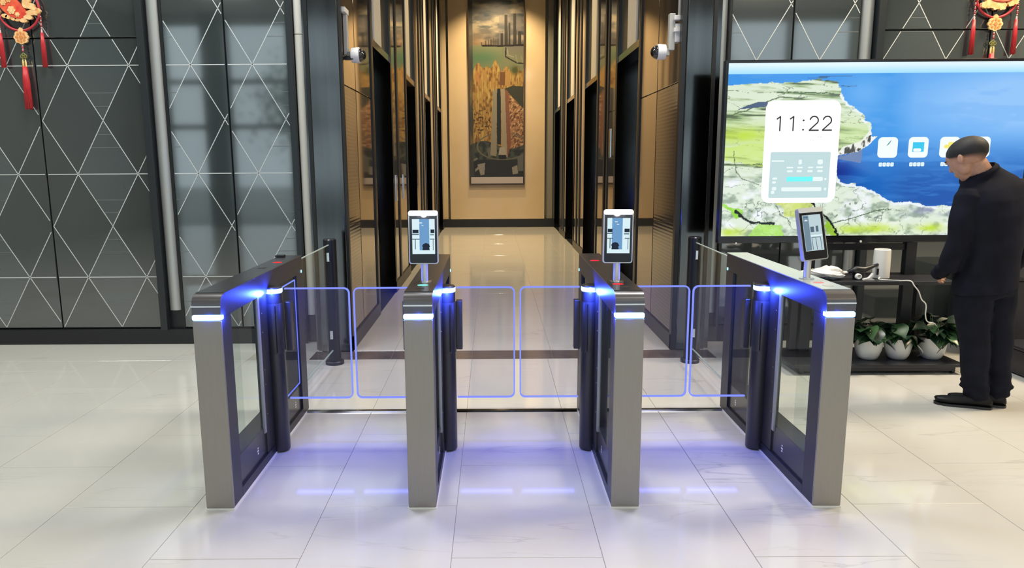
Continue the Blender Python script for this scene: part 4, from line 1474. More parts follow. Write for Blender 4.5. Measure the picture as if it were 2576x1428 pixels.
    for a, b, c, d in ((2.072, 2.165, 1.555, 1.566), (2.272, 2.296, 1.535, 1.57), (2.412, 2.452, 1.535, 1.57),
                       (2.185, 2.235, 1.507, 1.518), (2.265, 2.305, 1.507, 1.518), (2.345, 2.382, 1.507, 1.518), (2.405, 2.455, 1.507, 1.520),
                       (2.190, 2.232, 1.478, 1.493), (2.262, 2.300, 1.478, 1.493), (2.342, 2.380, 1.478, 1.493), (2.415, 2.455, 1.478, 1.493),
                       (2.085, 2.120, 1.425, 1.440), (2.085, 2.112, 1.396, 1.412), (2.38, 2.46, 1.412, 1.442), (2.155, 2.455, 1.338, 1.367),
                       (2.472, 2.486, 1.419, 1.435), (2.474, 2.490, 1.343, 1.362), (2.085, 2.118, 1.345, 1.37), (2.080, 2.105, 1.318, 1.342)):
        flat('pane_mark', rrect(a, b, c, d, min(b - a, d - c) * 0.3, 2), emis('screen_soft_white', (0.86, 0.97, 0.97), 1.0), TVY - 0.0052)
    flat('slider_fill', rrect(2.190, 2.385, 1.410, 1.444, 0.004, 2), emis('screen_cyan', (0.20, 0.98, 0.98), 1.0), TVY - 0.0056)
    # 11:22 in thin strokes
    DG = emis('screen_digit', (0.045, 0.045, 0.05), 1.0)

    def stroke(pts, w=0.0095):
        bm = bmesh.new()
        P = [Vector((a, 0, b)) for a, b in pts]
        Lf, Rt = [], []
        for i, p in enumerate(P):
            d = (P[min(i + 1, len(P) - 1)] - P[max(i - 1, 0)]).normalized()
            n_ = Vector((-d.z, 0, d.x)) * w / 2
            Lf.append(p + n_)
            Rt.append(p - n_)
        y = TVY - 0.0050
        a_ = [bm.verts.new((v_.x, y, v_.z)) for v_ in Lf]
        b_ = [bm.verts.new((v_.x, y, v_.z)) for v_ in Rt]
        for i in range(len(P) - 1):
            bm.faces.new((a_[i], a_[i + 1], b_[i + 1], b_[i]))
        return k(finish('clock_digit', bm, DG, t))
    zb, zt = 1.779, 1.886
    for x in (2.118, 2.215):
        stroke([(x - 0.026, zt - 0.022), (x, zt - 0.004)])
        stroke([(x, zt), (x, zb)])
    for z in (zb + 0.008, zb + 0.075):
        flat('clock_colon', rrect(2.283, 2.296, z - 0.006, z + 0.007, 0.006, 4), DG, TVY - 0.0050)
    for x in (2.335, 2.432):
        w_ = 0.064
        arc = [(x + w_ / 2 + 0.030 * math.cos(math.radians(a)), zt - 0.033 + 0.030 * math.sin(math.radians(a))) for a in range(172, -41, -12)]
        stroke(arc + [(x + 0.002, zb + 0.006)])
        stroke([(x - 0.003, zb + 0.004), (x + w_ + 0.006, zb + 0.004)])
    for a, b, z in ((2.40, 2.412, 1.731), (2.42, 2.432, 1.731), (2.345, 2.352, 1.706), (2.366, 2.373, 1.706)):
        flat('faint_mark', R_(a, b, z, z + 0.006), emis('screen_faint', (0.82, 0.83, 0.84), 1), TVY - 0.005)
    # app icons with captions
    for i, xc in enumerate((2.924, 3.150, 3.381, 3.607)):
        flat('app_icon', rrect(xc - 0.073, xc + 0.073, 1.579, 1.729, 0.030), emis('screen_icon', (0.93, 1.0, 0.99), 1.0))
        if i == 0:
            flat('icon_mark', [(xc - 0.012, 1.665), (xc + 0.004, 1.688), (xc + 0.026, 1.712), (xc + 0.016, 1.690), (xc + 0.006, 1.676)], emis('screen_teal_dark', (0.12, 0.36, 0.38), 1), TVY - 0.0046)
        elif i == 1:
            flat('icon_mark', R_(xc - 0.042, xc + 0.042, 1.622, 1.692), emis('screen_sky', (0.06, 0.60, 0.88), 1), TVY - 0.0046)
            flat('icon_mark', rrect(xc - 0.036, xc + 0.022, 1.624, 1.646, 0.010, 4), emis('screen_icon', (0.93, 1.0, 0.99), 1.0), TVY - 0.0052)
        elif i == 2:
            flat('icon_mark', rrect(xc - 0.042, xc + 0.03, 1.646, 1.672, 0.010, 4), emis('screen_yellow', (0.95, 0.86, 0.20), 1), TVY - 0.0046)
            flat('icon_mark', rrect(xc - 0.012, xc + 0.036, 1.664, 1.692, 0.010, 4), emis('screen_yellow', (0.95, 0.86, 0.20), 1), TVY - 0.0050)
        else:
            flat('icon_mark', rrect(xc + 0.0, xc + 0.045, 1.66, 1.70, 0.008, 3), emis('screen_navy', (0.05, 0.20, 0.40), 1), TVY - 0.0046)
        for j in range(4):
            xa = xc - 0.056 + j * 0.0285
            cap = flat('icon_caption', rrect(xa, xa + 0.0255, 1.516, 1.545, 0.006, 3), emis('screen_caption', (0.80, 0.96, 1.0), 1.0), TVY - 0.0046)
            for dx, dz in ((0.007, 0.012), (0.014, 0.017), (0.0175, 0.009)):
                flat('icon_caption', R_(xa + dx, xa + dx + 0.003, 1.516 + dz, 1.516 + dz + 0.003), emis('screen_glyph_gap', (0.10, 0.35, 0.60), 1), TVY - 0.0052)
    # lower bezel webcam dot and rear mount
    bm = bmesh.new()
    lathe(bm, [(0.009, 0), (0.008, -0.003)], 2.782, TVY - 0.0005, 0.957, n=14, axis='Y')
    k(finish('sensor', bm, M_WHITEP, t))
    bm = bmesh.new()
    lathe(bm, [(0.006, 0), (0.005, -0.003)], 1.84, TVY - 0.0005, 0.950, n=14, axis='Y')
    k(finish('sensor', bm, M_WHITEP, t))
    return t


tv()

# ================================================================== TV TROLLEY
ct = empty('television_trolley', (2.836, 5.4, 0))
tag(ct, 'black wheeled trolley with shelves carrying the television and the potted plants', 'trolley')
inv = Matrix.Translation(-ct.location)


def kc(o):
    o.matrix_parent_inverse = inv
    return o


kc(boxo('base_shelf', (2.21, 3.462, 5.11, 5.62, 0.028 + 0.028, 0.082), M_CART, ct, bev=0.006))
kc(boxo('base_rail', (2.26, 3.41, 5.14, 5.20, 0.020, 0.056), M_CART, ct, bev=0.004))
kc(boxo('middle_shelf', (2.30, 3.372, 5.16, 5.60, 0.664, 0.692), M_CART, ct, bev=0.004))
for x in (2.44, 3.215):
    kc(boxo('column', (x - 0.042, x + 0.042, 5.49, 5.55, 0.082, 2.0), M_CART, ct, bev=0.006))
for x in (2.36, 3.33):
    kc(boxo('outer_leg', (x - 0.03, x + 0.03, 5.52, 5.575, 0.082, 0.664), M_CART, ct, bev=0.004))
kc(boxo('cross_bar', (2.44, 3.215, 5.51, 5.54, 1.5, 1.58), M_CART, ct))
kc(boxo('cross_bar', (2.44, 3.215, 5.51, 5.54, 0.88, 0.93), M_CART, ct))
for x in (2.28, 3.40):
    for y in (5.16, 5.57):
        bm = bmesh.new()
        lathe(bm, [(0.02, -0.012), (0.0225, -0.008), (0.0225, 0.008), (0.02, 0.012)], x, y, 0.0225, n=20, axis='X')
        w_ = kc(finish('castor', bm, M_BLACK, ct, smooth=True))
        bm = bmesh.new()
        abox(bm, x - 0.019, x + 0.019, y - 0.012, y + 0.016, 0.030, 0.057, bev=0.003)
        lathe(bm, [(0.004, -0.019), (0.004, 0.019)], x, y, 0.0225, n=8, axis='X')
        finish('castor_fork', bm, M_PLATE, w_).matrix_parent_inverse = Matrix.Identity(4)

# cabinet at the far right
cb = empty('low_cabinet', (4.35, 5.8, 0))
tag(cb, 'black low cabinet against the wall at the right edge behind the man', 'cabinet')
for nm, b in (('carcass', (-0.42, 0.6, -0.2, 0.3, 0.05, 0.62)), ('top', (-0.44, 0.62, -0.22, 0.31, 0.62, 0.65)), ('plinth', (-0.40, 0.58, -0.18, 0.28, 0.0, 0.05)),
              ('door', (-0.41, 0.085, -0.215, -0.2005, 0.06, 0.61)), ('door', (0.095, 0.59, -0.215, -0.2005, 0.06, 0.61))):
    boxo(nm, b, M_CART, cb, bev=0.003)
bg = empty('floor_box', (3.93, 5.12, 0))
tag(bg, 'black equipment box on the floor at the right edge beyond the man', 'box')
boxo('body', (-0.10, 0.5, -0.25, 0.2, 0.01, 0.19), M_CART, bg, bev=0.01)
boxo('lid', (-0.105, 0.505, -0.255, 0.205, 0.19, 0.215), M_CART, bg, bev=0.008)
boxo('foot', (-0.09, -0.04, -0.22, -0.17, 0.0, 0.01), M_BLACK, bg)

# ------------------------------------------------------------------ things on the trolley shelf
SH = 0.692
rt = empty('router', (2.905, 5.33, SH))
tag(rt, 'white cylindrical router standing on the trolley shelf', 'router')
latheo('shell', [(0.055, 0.0), (0.060, 0.004), (0.059, 0.16), (0.057, 0.212), (0.053, 0.218)], M_WHITEP, rt, n=48, ang=30)
latheo('vent_ring', [(0.045, 0.2182), (0.045, 0.2195)], mat('light_grey', (0.45, 0.45, 0.45), 0.5), rt, n=40)
boxo('port', (-0.052, -0.040, -0.045, -0.036, 0.03, 0.075), M_BLACK, rt)
cab = tubeo('white_cable', bezier([(2.87, 5.275, SH + 0.012), (2.845, 5.24, SH + 0.0045), (2.88, 5.20, SH + 0.0045), (2.96, 5.17, SH + 0.0045), (3.03, 5.155, SH + 0.004),
                                   (3.055, 5.145, SH - 0.03), (3.09, 5.145, 0.62), (3.12, 5.15, 0.56), (3.155, 5.15, 0.52), (3.165, 5.16, 0.44), (3.19, 5.17, 0.39), (3.25, 5.18, 0.37), (3.31, 5.22, 0.31)], 8), 0.0042, M_WHITEP, None, n=8)
tag(cab, 'thin white cable trailing from the router down towards the plants', 'cable')
cab2 = tubeo('white_cable', bezier([(3.15, 5.25, 0.22), (3.19, 5.22, 0.17), (3.22, 5.24, 0.13), (3.23, 5.32, 0.0875)], 8), 0.004, M_WHITEP, None, n=8)
tag(cab2, 'short white cable between the middle pot and the right pot', 'cable')

# crumpled white bag
bm = bmesh.new()
bmesh.ops.create_icosphere(bm, subdivisions=4, radius=1)
for v in bm.verts:
    p = v.co.copy()
    a = math.atan2(p.y, p.x)
    f = 1 + 0.16 * math.sin(a * 3 + p.z * 4) + 0.10 * math.sin(p.x * 9 + p.y * 5) + 0.06 * math.sin(p.z * 14 + p.x * 7)
    taper = 1 - 0.55 * max(0, p.x)
    z = p.z * taper * (0.75 + 0.25 * math.sin(p.x * 5))
    v.co = Vector((p.x * 0.155 * f, p.y * 0.08 * f, max(0.0, 0.045 + z * 0.055 * f)))
bag = finish('crumpled_bag', bm, noisy('crumpled_white', (0.66, 0.64, 0.62), (0.78, 0.77, 0.75), 30, (0.4, 0.6), bump=0.6), None, loc=(2.47, 5.29, SH))
for p in bag.data.polygons:
    p.use_smooth = False
tag(bag, 'crumpled white paper bag lying on the trolley shelf behind the right terminal', 'bag')

# handheld stabiliser / camera thing
gm = empty('camera_handle', (2.72, 5.27, SH))
tag(gm, 'black camera handle with white knob and foot lying on the trolley shelf', 'camera grip')
bm = bmesh.new()
tube(bm, [(-0.09, 0, 0.055), (-0.03, 0, 0.075), (0.03, 0.01, 0.07), (0.09, 0.02, 0.09), (0.15, 0.03, 0.108)], 0.02, n=12, radii=[0.012, 0.026, 0.022, 0.014, 0.010])
finish('grip', bm, M_CART, gm, smooth=True)
bm = bmesh.new()
abox(bm, -0.045, 0.03, -0.02, 0.03, 0.0, 0.06, bev=0.008)
finish('body', bm, M_CART, gm)
bm = bmesh.new()
lathe(bm, [(0.022, 0.0), (0.0225, -0.006), (0.0215, -0.022), (0.010, -0.024), (0.009, -0.018)], -0.028, -0.02, 0.025, n=24, axis='Y')
finish('knob', bm, M_WHITEP, gm, smooth=True)
bm = bmesh.new()
prism(bm, [(0.005, 0.0), (0.085, 0.0), (0.08, 0.006), (0.065, 0.012), (0.072, 0.05), (0.058, 0.03), (0.045, 0.016), (0.01, 0.01)], -0.05, -0.02, 'XZ')
finish('foot', bm, M_WHITEP, gm)

# ================================================================== POTTED PLANTS
M_POT = mat('white_ceramic', (0.74, 0.75, 0.73), 0.3)
M_SOIL = noisy('potting_soil', (0.02, 0.014, 0.01), (0.05, 0.035, 0.025), 60, (0.8, 0.9))


def leaf_mat(n, c1, c2):
    m = noisy('leaf_%s' % n, c1, c2, 14, (0.25, 0.4))
    return m


LEAFS = [leaf_mat('deep', (0.006, 0.022, 0.012), (0.010, 0.034, 0.016)), leaf_mat('mid', (0.012, 0.040, 0.018), (0.02, 0.06, 0.024)), leaf_mat('fresh', (0.04, 0.10, 0.04), (0.065, 0.14, 0.055))]


def leaf_mesh(length, width, fold, curl, m):
    bm = bmesh.new()
    nu = 8
    prof = [0.0, 0.62, 0.95, 1.0, 0.88, 0.66, 0.42, 0.2, 0.0]
    rows = []
    for i in range(nu + 1):
        t = i / nu
        w = prof[i] * width / 2
        y = t * length - (0.10 * length if i in (1,) else 0)
        z = -curl * length * t * t
        mid = bm.verts.new((0, t * length, z))
        if w > 0:
            l = bm.verts.new((-w, y, z + fold * w))
            r = bm.verts.new((w, y, z + fold * w))
            rows.append((l, mid, r))
        else:
            rows.append((mid,))
    for a, b in zip(rows, rows[1:]):
        if len(a) == 1 and len(b) == 3:
            bm.faces.new((a[0], b[0], b[1]))
            bm.faces.new((a[0], b[1], b[2]))
        elif len(a) == 3 and len(b) == 1:
            bm.faces.new((a[0], b[0], a[1]))
            bm.faces.new((a[1], b[0], a[2]))
        elif len(a) == 3:
            bm.faces.new((a[0], b[0], b[1], a[1]))
            bm.faces.new((a[1], b[1], b[2], a[2]))
    me = bpy.data.meshes.new('leaf')
    bm.normal_update()
    bm.to_mesh(me)
    bm.free()
    me.materials.append(m)
    for p in me.polygons:
        p.use_smooth = True
    return me


LM = {(a, i): leaf_mesh(0.13 * s, 0.105 * s, f, c, LEAFS[i]) for a, (s, f, c) in enumerate(((1, 0.25, 0.35), (0.8, 0.4, 0.5), (1.15, 0.2, 0.25))) for i in range(3)}


def plant(x, y, label, seed, nleaf, hmax, rpot=0.101, big=()):
    r = random.Random(seed)
    z0 = 0.082
    p = empty('potted_plant', (x, y, z0))
    tag(p, label, 'plant', 'plants in white pots on the trolley base')
    prof = [(0.056, 0.0), (0.064, 0.004), (0.079, 0.03), (0.092, 0.07), (0.099, 0.115), (0.101, 0.155), (0.103, 0.163), (0.097, 0.163), (0.094, 0.145)]
    prof = [(a * rpot / 0.101, b) for a, b in prof]
    latheo('pot', prof, M_POT, p, n=48, ang=45)
    latheo('soil', [(0.02, 0.138), (0.094 * rpot / 0.101, 0.1455)], M_SOIL, p, n=24)
    bs = bmesh.new()
    specs = []
    for i in range(nleaf):
        a = r.uniform(0, 2 * PI)
        rad = r.uniform(0.03, 0.125)
        h = r.uniform(0.16, hmax) * (1 - 0.25 * rad / 0.13)
        specs.append((a, rad, h, r.uniform(-0.6, 0.35), r.randrange(3), r.choices((0, 1, 2), (0.55, 0.35, 0.10))[0]))
    for b in big:
        specs.append(b)
    for a, rad, h, pitch, sh, mi in specs:
        base = Vector((0.03 * math.cos(a), 0.03 * math.sin(a), 0.14))
        tip = Vector((rad * math.cos(a), rad * math.sin(a), h))
        mid = (base + tip) / 2 + Vector((0, 0, 0.03))
        tube(bs, [base, mid, tip], 0.0022, n=5)
        o = bpy.data.objects.new('leaf', LM[(sh, mi)])
        o.location = tip
        o.rotation_euler = Euler((pitch, r.uniform(-0.4, 0.4), a - PI / 2 + r.uniform(-0.5, 0.5)), 'XYZ')
        C.objects.link(o)
        o.parent = p
    finish('stems', bs, LEAFS[1], p, smooth=True)
    return p


plant(2.835, 5.29, 'potted green plant in the left white pot, next to the turnstile', 5, 34, 0.33)
plant(3.058, 5.29, 'middle potted green plant, one large pale heart leaf towards its left', 8, 26, 0.30,
      big=[(PI * 1.25, 0.05, 0.27, -0.55, 2, 2), (PI * 1.12, 0.06, 0.22, -0.3, 2, 2), (PI * 1.72, 0.07, 0.19, -0.9, 2, 1), (0.3, 0.11, 0.27, -0.3, 2, 0)])
pr3 = plant(3.315, 5.29, 'right potted green plant, its white pot marked with a dark slash', 12, 46, 0.36,
            big=[(PI * 1.5, 0.05, 0.2, -0.4, 2, 2), (PI * 1.8, 0.07, 0.2, -0.6, 1, 1), (PI * 1.65, 0.06, 0.24, -0.3, 2, 1)])
# dark slash on the right pot, hugging its belly
bm = bmesh.new()
prev = None
for i in range(9):
    t = i / 8
    ang = math.radians(-98 + 32 * t)
    z = 0.058 + 0.075 * (t ** 0.8)
    rr = 0.0895 + 0.0125 * min(1, (z - 0.058) / 0.06) + 0.0012
    w = 0.003 + 0.011 * t
    a = bm.verts.new((rr * math.cos(ang - w * 3), rr * math.sin(ang - w * 3), z + w * 0.35))
    b = bm.verts.new((rr * math.cos(ang + w * 3), rr * math.sin(ang + w * 3), z - w * 0.35))
    if prev:
        bm.faces.new((prev[0], a, b, prev[1]))
    prev = (a, b)
finish('slash_mark', bm, mat('brown_black_mark', (0.04, 0.025, 0.03), 0.5), pr3)

# ================================================================== NEW YEAR ORNAMENTS
M_RCORD = noisy('red_cord', (0.42, 0.02, 0.035), (0.55, 0.04, 0.05), 40, (0.4, 0.55))
M_TASSEL = noisy('red_silk', (0.40, 0.012, 0.022), (0.62, 0.03, 0.035), 30, (0.3, 0.5), stretch=(9, 9, 0.5), bump=0.4)
M_GOLD = noisy('gold_print', (0.75, 0.40, 0.15), (0.92, 0.62, 0.30), 22, (0.35, 0.5))
M_GOLD2 = mat('gold_metal', (0.85, 0.6, 0.25), 0.25, 0.8)
M_CARP = noisy('red_print', (0.62, 0.03, 0.02), (0.80, 0.12, 0.05), 18, (0.35, 0.5))
M_BEAD = mat('red_bead', (0.40, 0.05, 0.05), 0.15)
M_BEADW = mat('pearl_bead', (0.75, 0.45, 0.42), 0.2)
M_JADE = mat('olive_knot', (0.22, 0.20, 0.04), 0.4)


def tassel(par, x, z0, z1, w0, w1, cap=True):
    bm = bmesh.new()
    k = 14
    for j in range(k):
        a = 2 * PI * j / k
        for q in (1.0, 0.45):
            r0, r1 = w0 * 0.55 * q, w1 * 0.9 * q
            tube(bm, [(x + r0 * math.cos(a), -0.012 + 0.5 * r0 * math.sin(a), z0), (x + (r0 + r1) / 1.9 * math.cos(a), -0.012 + 0.35 * (r0 + r1) * math.sin(a), (z0 * 2 + z1) / 3),
                      (x + r1 * math.cos(a), -0.012 + 0.5 * r1 * math.sin(a), z1 + 0.006 * math.sin(j * 2.1))], 0.2 * w1 + 0.0016, n=5)
    finish('tassel', bm, M_TASSEL, par, smooth=True)
    if cap:
        latheo('tassel_cap', [(0.003, z0 + 0.028), (0.0062, z0 + 0.022), (0.0075, z0 - 0.004)], M_BEADW, par, c=(x, -0.012, 0), n=12)


def beads(par, x, z0, z1, n):
    for i in range(n):
        z = z0 + (z1 - z0) * (i + 0.5) / n
        bm = bmesh.new()
        ball(bm, (x, -0.012, z), 0.0088 if i % 2 else 0.0065, u=12, v=8)
        finish('bead', bm, M_BEAD if i % 2 else M_BEADW, par, smooth=True)


def petal(bm, cx, cz, r, n, amp, y0, y1, ph=0.0, sx=1.0, sz=1.0):
    pts = []
    for i in range(n * 8):
        a = 2 * PI * i / (n * 8)
        q = r * (1 - amp + amp * abs(math.cos((a + ph) * n / 2)))
        pts.append((cx + sx * q * math.cos(a), cz + sz * q * math.sin(a)))
    prism(bm, pts, y0, y1, 'XZ')


def ornament(x, zc, label, style):
    o = empty('new_year_ornament', (x, 6.175, zc))
    tag(o, label, 'ornament', 'red and gold hangings on the patterned walls')
    R = 0.168
    bm = bmesh.new()
    tube(bm, [(R * math.cos(a), -0.01, R * math.sin(a)) for a in np.linspace(0, 2 * PI, 48, endpoint=False)], 0.010, n=10, closed=True)
    finish('ring', bm, M_RCORD, o, smooth=True)
    # hanging loop above
    tubeo('hanging_cord', [(0, -0.008, R), (0, -0.004, R + 0.35)], 0.004, M_RCORD, o, n=6)
    if style == 'carp':
        bm = bmesh.new()
        body = [(-0.16, 0.10), (-0.14, 0.02), (-0.08, -0.045), (-0.01, -0.075), (0.05, -0.075), (0.085, -0.05), (0.07, -0.01), (0.02, 0.05), (-0.04, 0.11), (-0.10, 0.145)]
        prism(bm, [(a.x, a.z) for a in bezier([(p[0], 0, p[1]) for p in body + body[:1]], 5)[:-1]], -0.034, -0.012, 'XZ')
        finish('carp_body', bm, M_CARP, o)
        for cx, cz, rr in ((-0.045, -0.01, 0.034), (-0.105, 0.05, 0.026), (0.0, -0.045, 0.02), (-0.06, 0.07, 0.022)):
            bm = bmesh.new()
            petal(bm, cx, cz, rr, 6, 0.25, -0.038, -0.033)
            petal(bm, cx, cz, rr * 0.5, 6, 0.2, -0.0405, -0.037)
            finish('gold_scale', bm, M_GOLD, o)
        bm = bmesh.new()
        for cx, cz, sx, sz in ((0.078, 0.045, 0.032, 0.05), (0.115, 0.018, 0.036, 0.026), (0.112, -0.03, 0.042, 0.022), (0.085, -0.065, 0.038, 0.022), (0.045, -0.092, 0.03, 0.018), (0.098, 0.075, 0.02, 0.03)):
            petal(bm, cx, cz, 1.0, 3, 0.18, -0.036 - abs(cx) * 0.02, -0.014, cx * 9, sx, sz)
        finish('gold_tail', bm, M_GOLD, o)
        for cx in (-0.10, -0.07, -0.03, 0.005):
            bm = bmesh.new()
            petal(bm, cx - 0.01, -0.082 + abs(cx) * 0.3, 1.0, 3, 0.2, -0.032, -0.012, cx * 7, 0.026, 0.018)
            finish('gold_fin', bm, M_GOLD, o)
        for cx, cz in ((0.14, 0.0), (0.152, -0.035)):
            bm = bmesh.new()
            petal(bm, cx, cz, 0.02, 5, 0.3, -0.04, -0.014)
            finish('gold_blossom', bm, M_GOLD, o)
    else:
        bm = bmesh.new()
        prism(bm, [(a.x, a.z) for a in bezier([(p[0], 0, p[1]) for p in [(-0.12, 0.10), (-0.10, 0.0), (-0.02, -0.045), (0.07, -0.04), (0.12, 0.03), (0.08, 0.12), (0.0, 0.14), (-0.12, 0.10)]], 5)[:-1]], -0.034, -0.012, 'XZ')
        finish('red_ingot', bm, M_CARP, o)
        bm = bmesh.new()
        for i, (cx, cz, rr) in enumerate(((-0.115, -0.075, 0.028), (-0.07, -0.06, 0.045), (-0.02, -0.08, 0.036), (0.03, -0.08, 0.038), (-0.085, -0.01, 0.04), (0.10, -0.055, 0.034), (0.135, -0.045, 0.03), (0.14, 0.0, 0.03), (-0.10, 0.05, 0.035))):
            petal(bm, cx, cz, rr, 5 + i % 2, 0.22, -0.042 + i * 0.001, -0.014, i)
        finish('gold_flower', bm, M_GOLD, o)
        bm = bmesh.new()
        tube(bm, [(0.09 * math.cos(a) + 0.02, -0.04, 0.03 * math.sin(a) - 0.02) for a in np.linspace(PI, 2 * PI, 14)], 0.007, n=8)
        finish('red_fold', bm, M_CARP, o, smooth=True)
    zf = -R - 0.052
    bm = bmesh.new()
    petal(bm, 0, zf, 0.062, 8, 0.14, -0.022, -0.006, sz=0.92)
    petal(bm, 0, zf + 0.055, 0.022, 4, 0.2, -0.020, -0.008)
    fm = finish('flower_pendant', bm, M_GOLD, o)
    bm = bmesh.new()
    for i in range(8):
        a = 2 * PI * i / 8
        petal(bm, 0.036 * math.cos(a), zf + 0.033 * math.sin(a), 0.011, 2, 0.35, -0.0245, -0.021, a)
    petal(bm, 0, zf, 0.016, 6, 0.15, -0.026, -0.021)
    finish('pendant_relief', bm, mat('burnt_orange', (0.70, 0.24, 0.07), 0.4), fm)
    beads(o, 0.0, zf - 0.062, zf - 0.115, 4)
    bm = bmesh.new()
    for dx, dz in ((-0.014, 0.0), (0.014, 0.0), (0, 0.013), (0, -0.013)):
        tube(bm, [(dx + 0.013 * math.cos(a), -0.012, zf - 0.152 + dz + 0.013 * math.sin(a)) for a in np.linspace(0, 2 * PI, 14, endpoint=False)], 0.0042, n=6, closed=True)
    finish('knot', bm, M_JADE, o, smooth=True)
    for dx in (-0.011, 0.011):
        latheo('gold_cap', [(0.004, zf - 0.178), (0.0085, zf - 0.19), (0.0095, zf - 0.235)], M_GOLD2, o, c=(dx, -0.012, 0), n=14)
    tassel(o, 0.0, zf - 0.232, zf - 0.572, 0.022, 0.030, cap=False)
    for s in (-1, 1):
        bm = bmesh.new()
        petal(bm, s * R * 0.98, 0.005 - 0.02, 0.022, 5, 0.2, -0.024, -0.006)
        finish('side_flower', bm, M_GOLD, o)
        beads(o, s * (R + 0.005), -0.05, -0.155, 7)
        tassel(o, s * (R + 0.004), -0.185, -0.455, 0.012, 0.019)
    return o


ornament(-3.882, 2.828, 'hanging red and gold carp ornament on the left patterned wall', 'carp')
ornament(4.118, 2.875, 'hanging red and gold flower ornament on the wall above the television', 'flower')


# ================================================================== PERSON
def loft(bm, rings, n=24):
    """rings: (centre, half-axis vector u, half-axis vector v)"""
    R = []
    for c, u, v in rings:
        c, u, v = Vector(c), Vector(u), Vector(v)
        R.append([bm.verts.new(c + u * math.cos(2 * PI * i / n) + v * math.sin(2 * PI * i / n)) for i in range(n)])
    for a, b in zip(R, R[1:]):
        for i in range(n):
            j = (i + 1) % n
            bm.faces.new((a[i], a[j], b[j], b[i]))
    bm.faces.new(R[0][::-1])
    bm.faces.new(R[-1])


def limb(bm, pts, n=20):
    """pts: (x, y, z, r) tapered limb with round ends"""
    P = [Vector(p[:3]) for p in pts]
    rr = [p[3] for p in pts]
    rings = []
    for i, p in enumerate(P):
        d = (P[min(i + 1, len(P) - 1)] - P[max(i - 1, 0)]).normalized()
        a = Vector((0, 1, 0)) if abs(d.y) < 0.9 else Vector((1, 0, 0))
        u = d.cross(a).normalized()
        v = u.cross(d).normalized()
        if i == 0:
            for t in (0.95, 0.6):
                q = math.sqrt(1 - t * t)
                rings.append((p - d * rr[0] * t * 0.8, u * rr[0] * q, v * rr[0] * q))
        rings.append((p, u * rr[i], v * rr[i]))
        if i == len(P) - 1:
            for t in (0.6, 0.95):
                q = math.sqrt(1 - t * t)
                rings.append((p + d * rr[i] * t * 0.8, u * rr[i] * q, v * rr[i] * q))
    loft(bm, rings, n)


def organic(name, bm, m, parent, voxel=0.01, smooth=4, disp=None, mats=None):
    me = bpy.data.meshes.new(name)
    bmesh.ops.recalc_face_normals(bm, faces=bm.faces[:])
    bm.to_mesh(me)
    bm.free()
    o = bpy.data.objects.new(name, me)
    C.objects.link(o)
    r = o.modifiers.new('r', 'REMESH')
    r.mode = 'VOXEL'
    r.voxel_size = voxel
    r.use_smooth_shade = True
    s = o.modifiers.new('s', 'SMOOTH')
    s.iterations = smooth
    s.factor = 0.5
    bpy.context.view_layer.update()
    dg = bpy.context.evaluated_depsgraph_get()
    me2 = bpy.data.meshes.new_from_object(o.evaluated_get(dg))
    o.modifiers.clear()
    o.data = me2
    bpy.data.meshes.remove(me)
    me2.materials.clear()
    me2.materials.append(m)
    if disp:
        for v in me2.vertices:
            v.co = disp(v.co.copy(), v.normal)
    for p in me2.polygons:
        p.use_smooth = True
    o.parent = parent
    o.matrix_parent_inverse = Matrix.Translation(-parent.location)
    return o


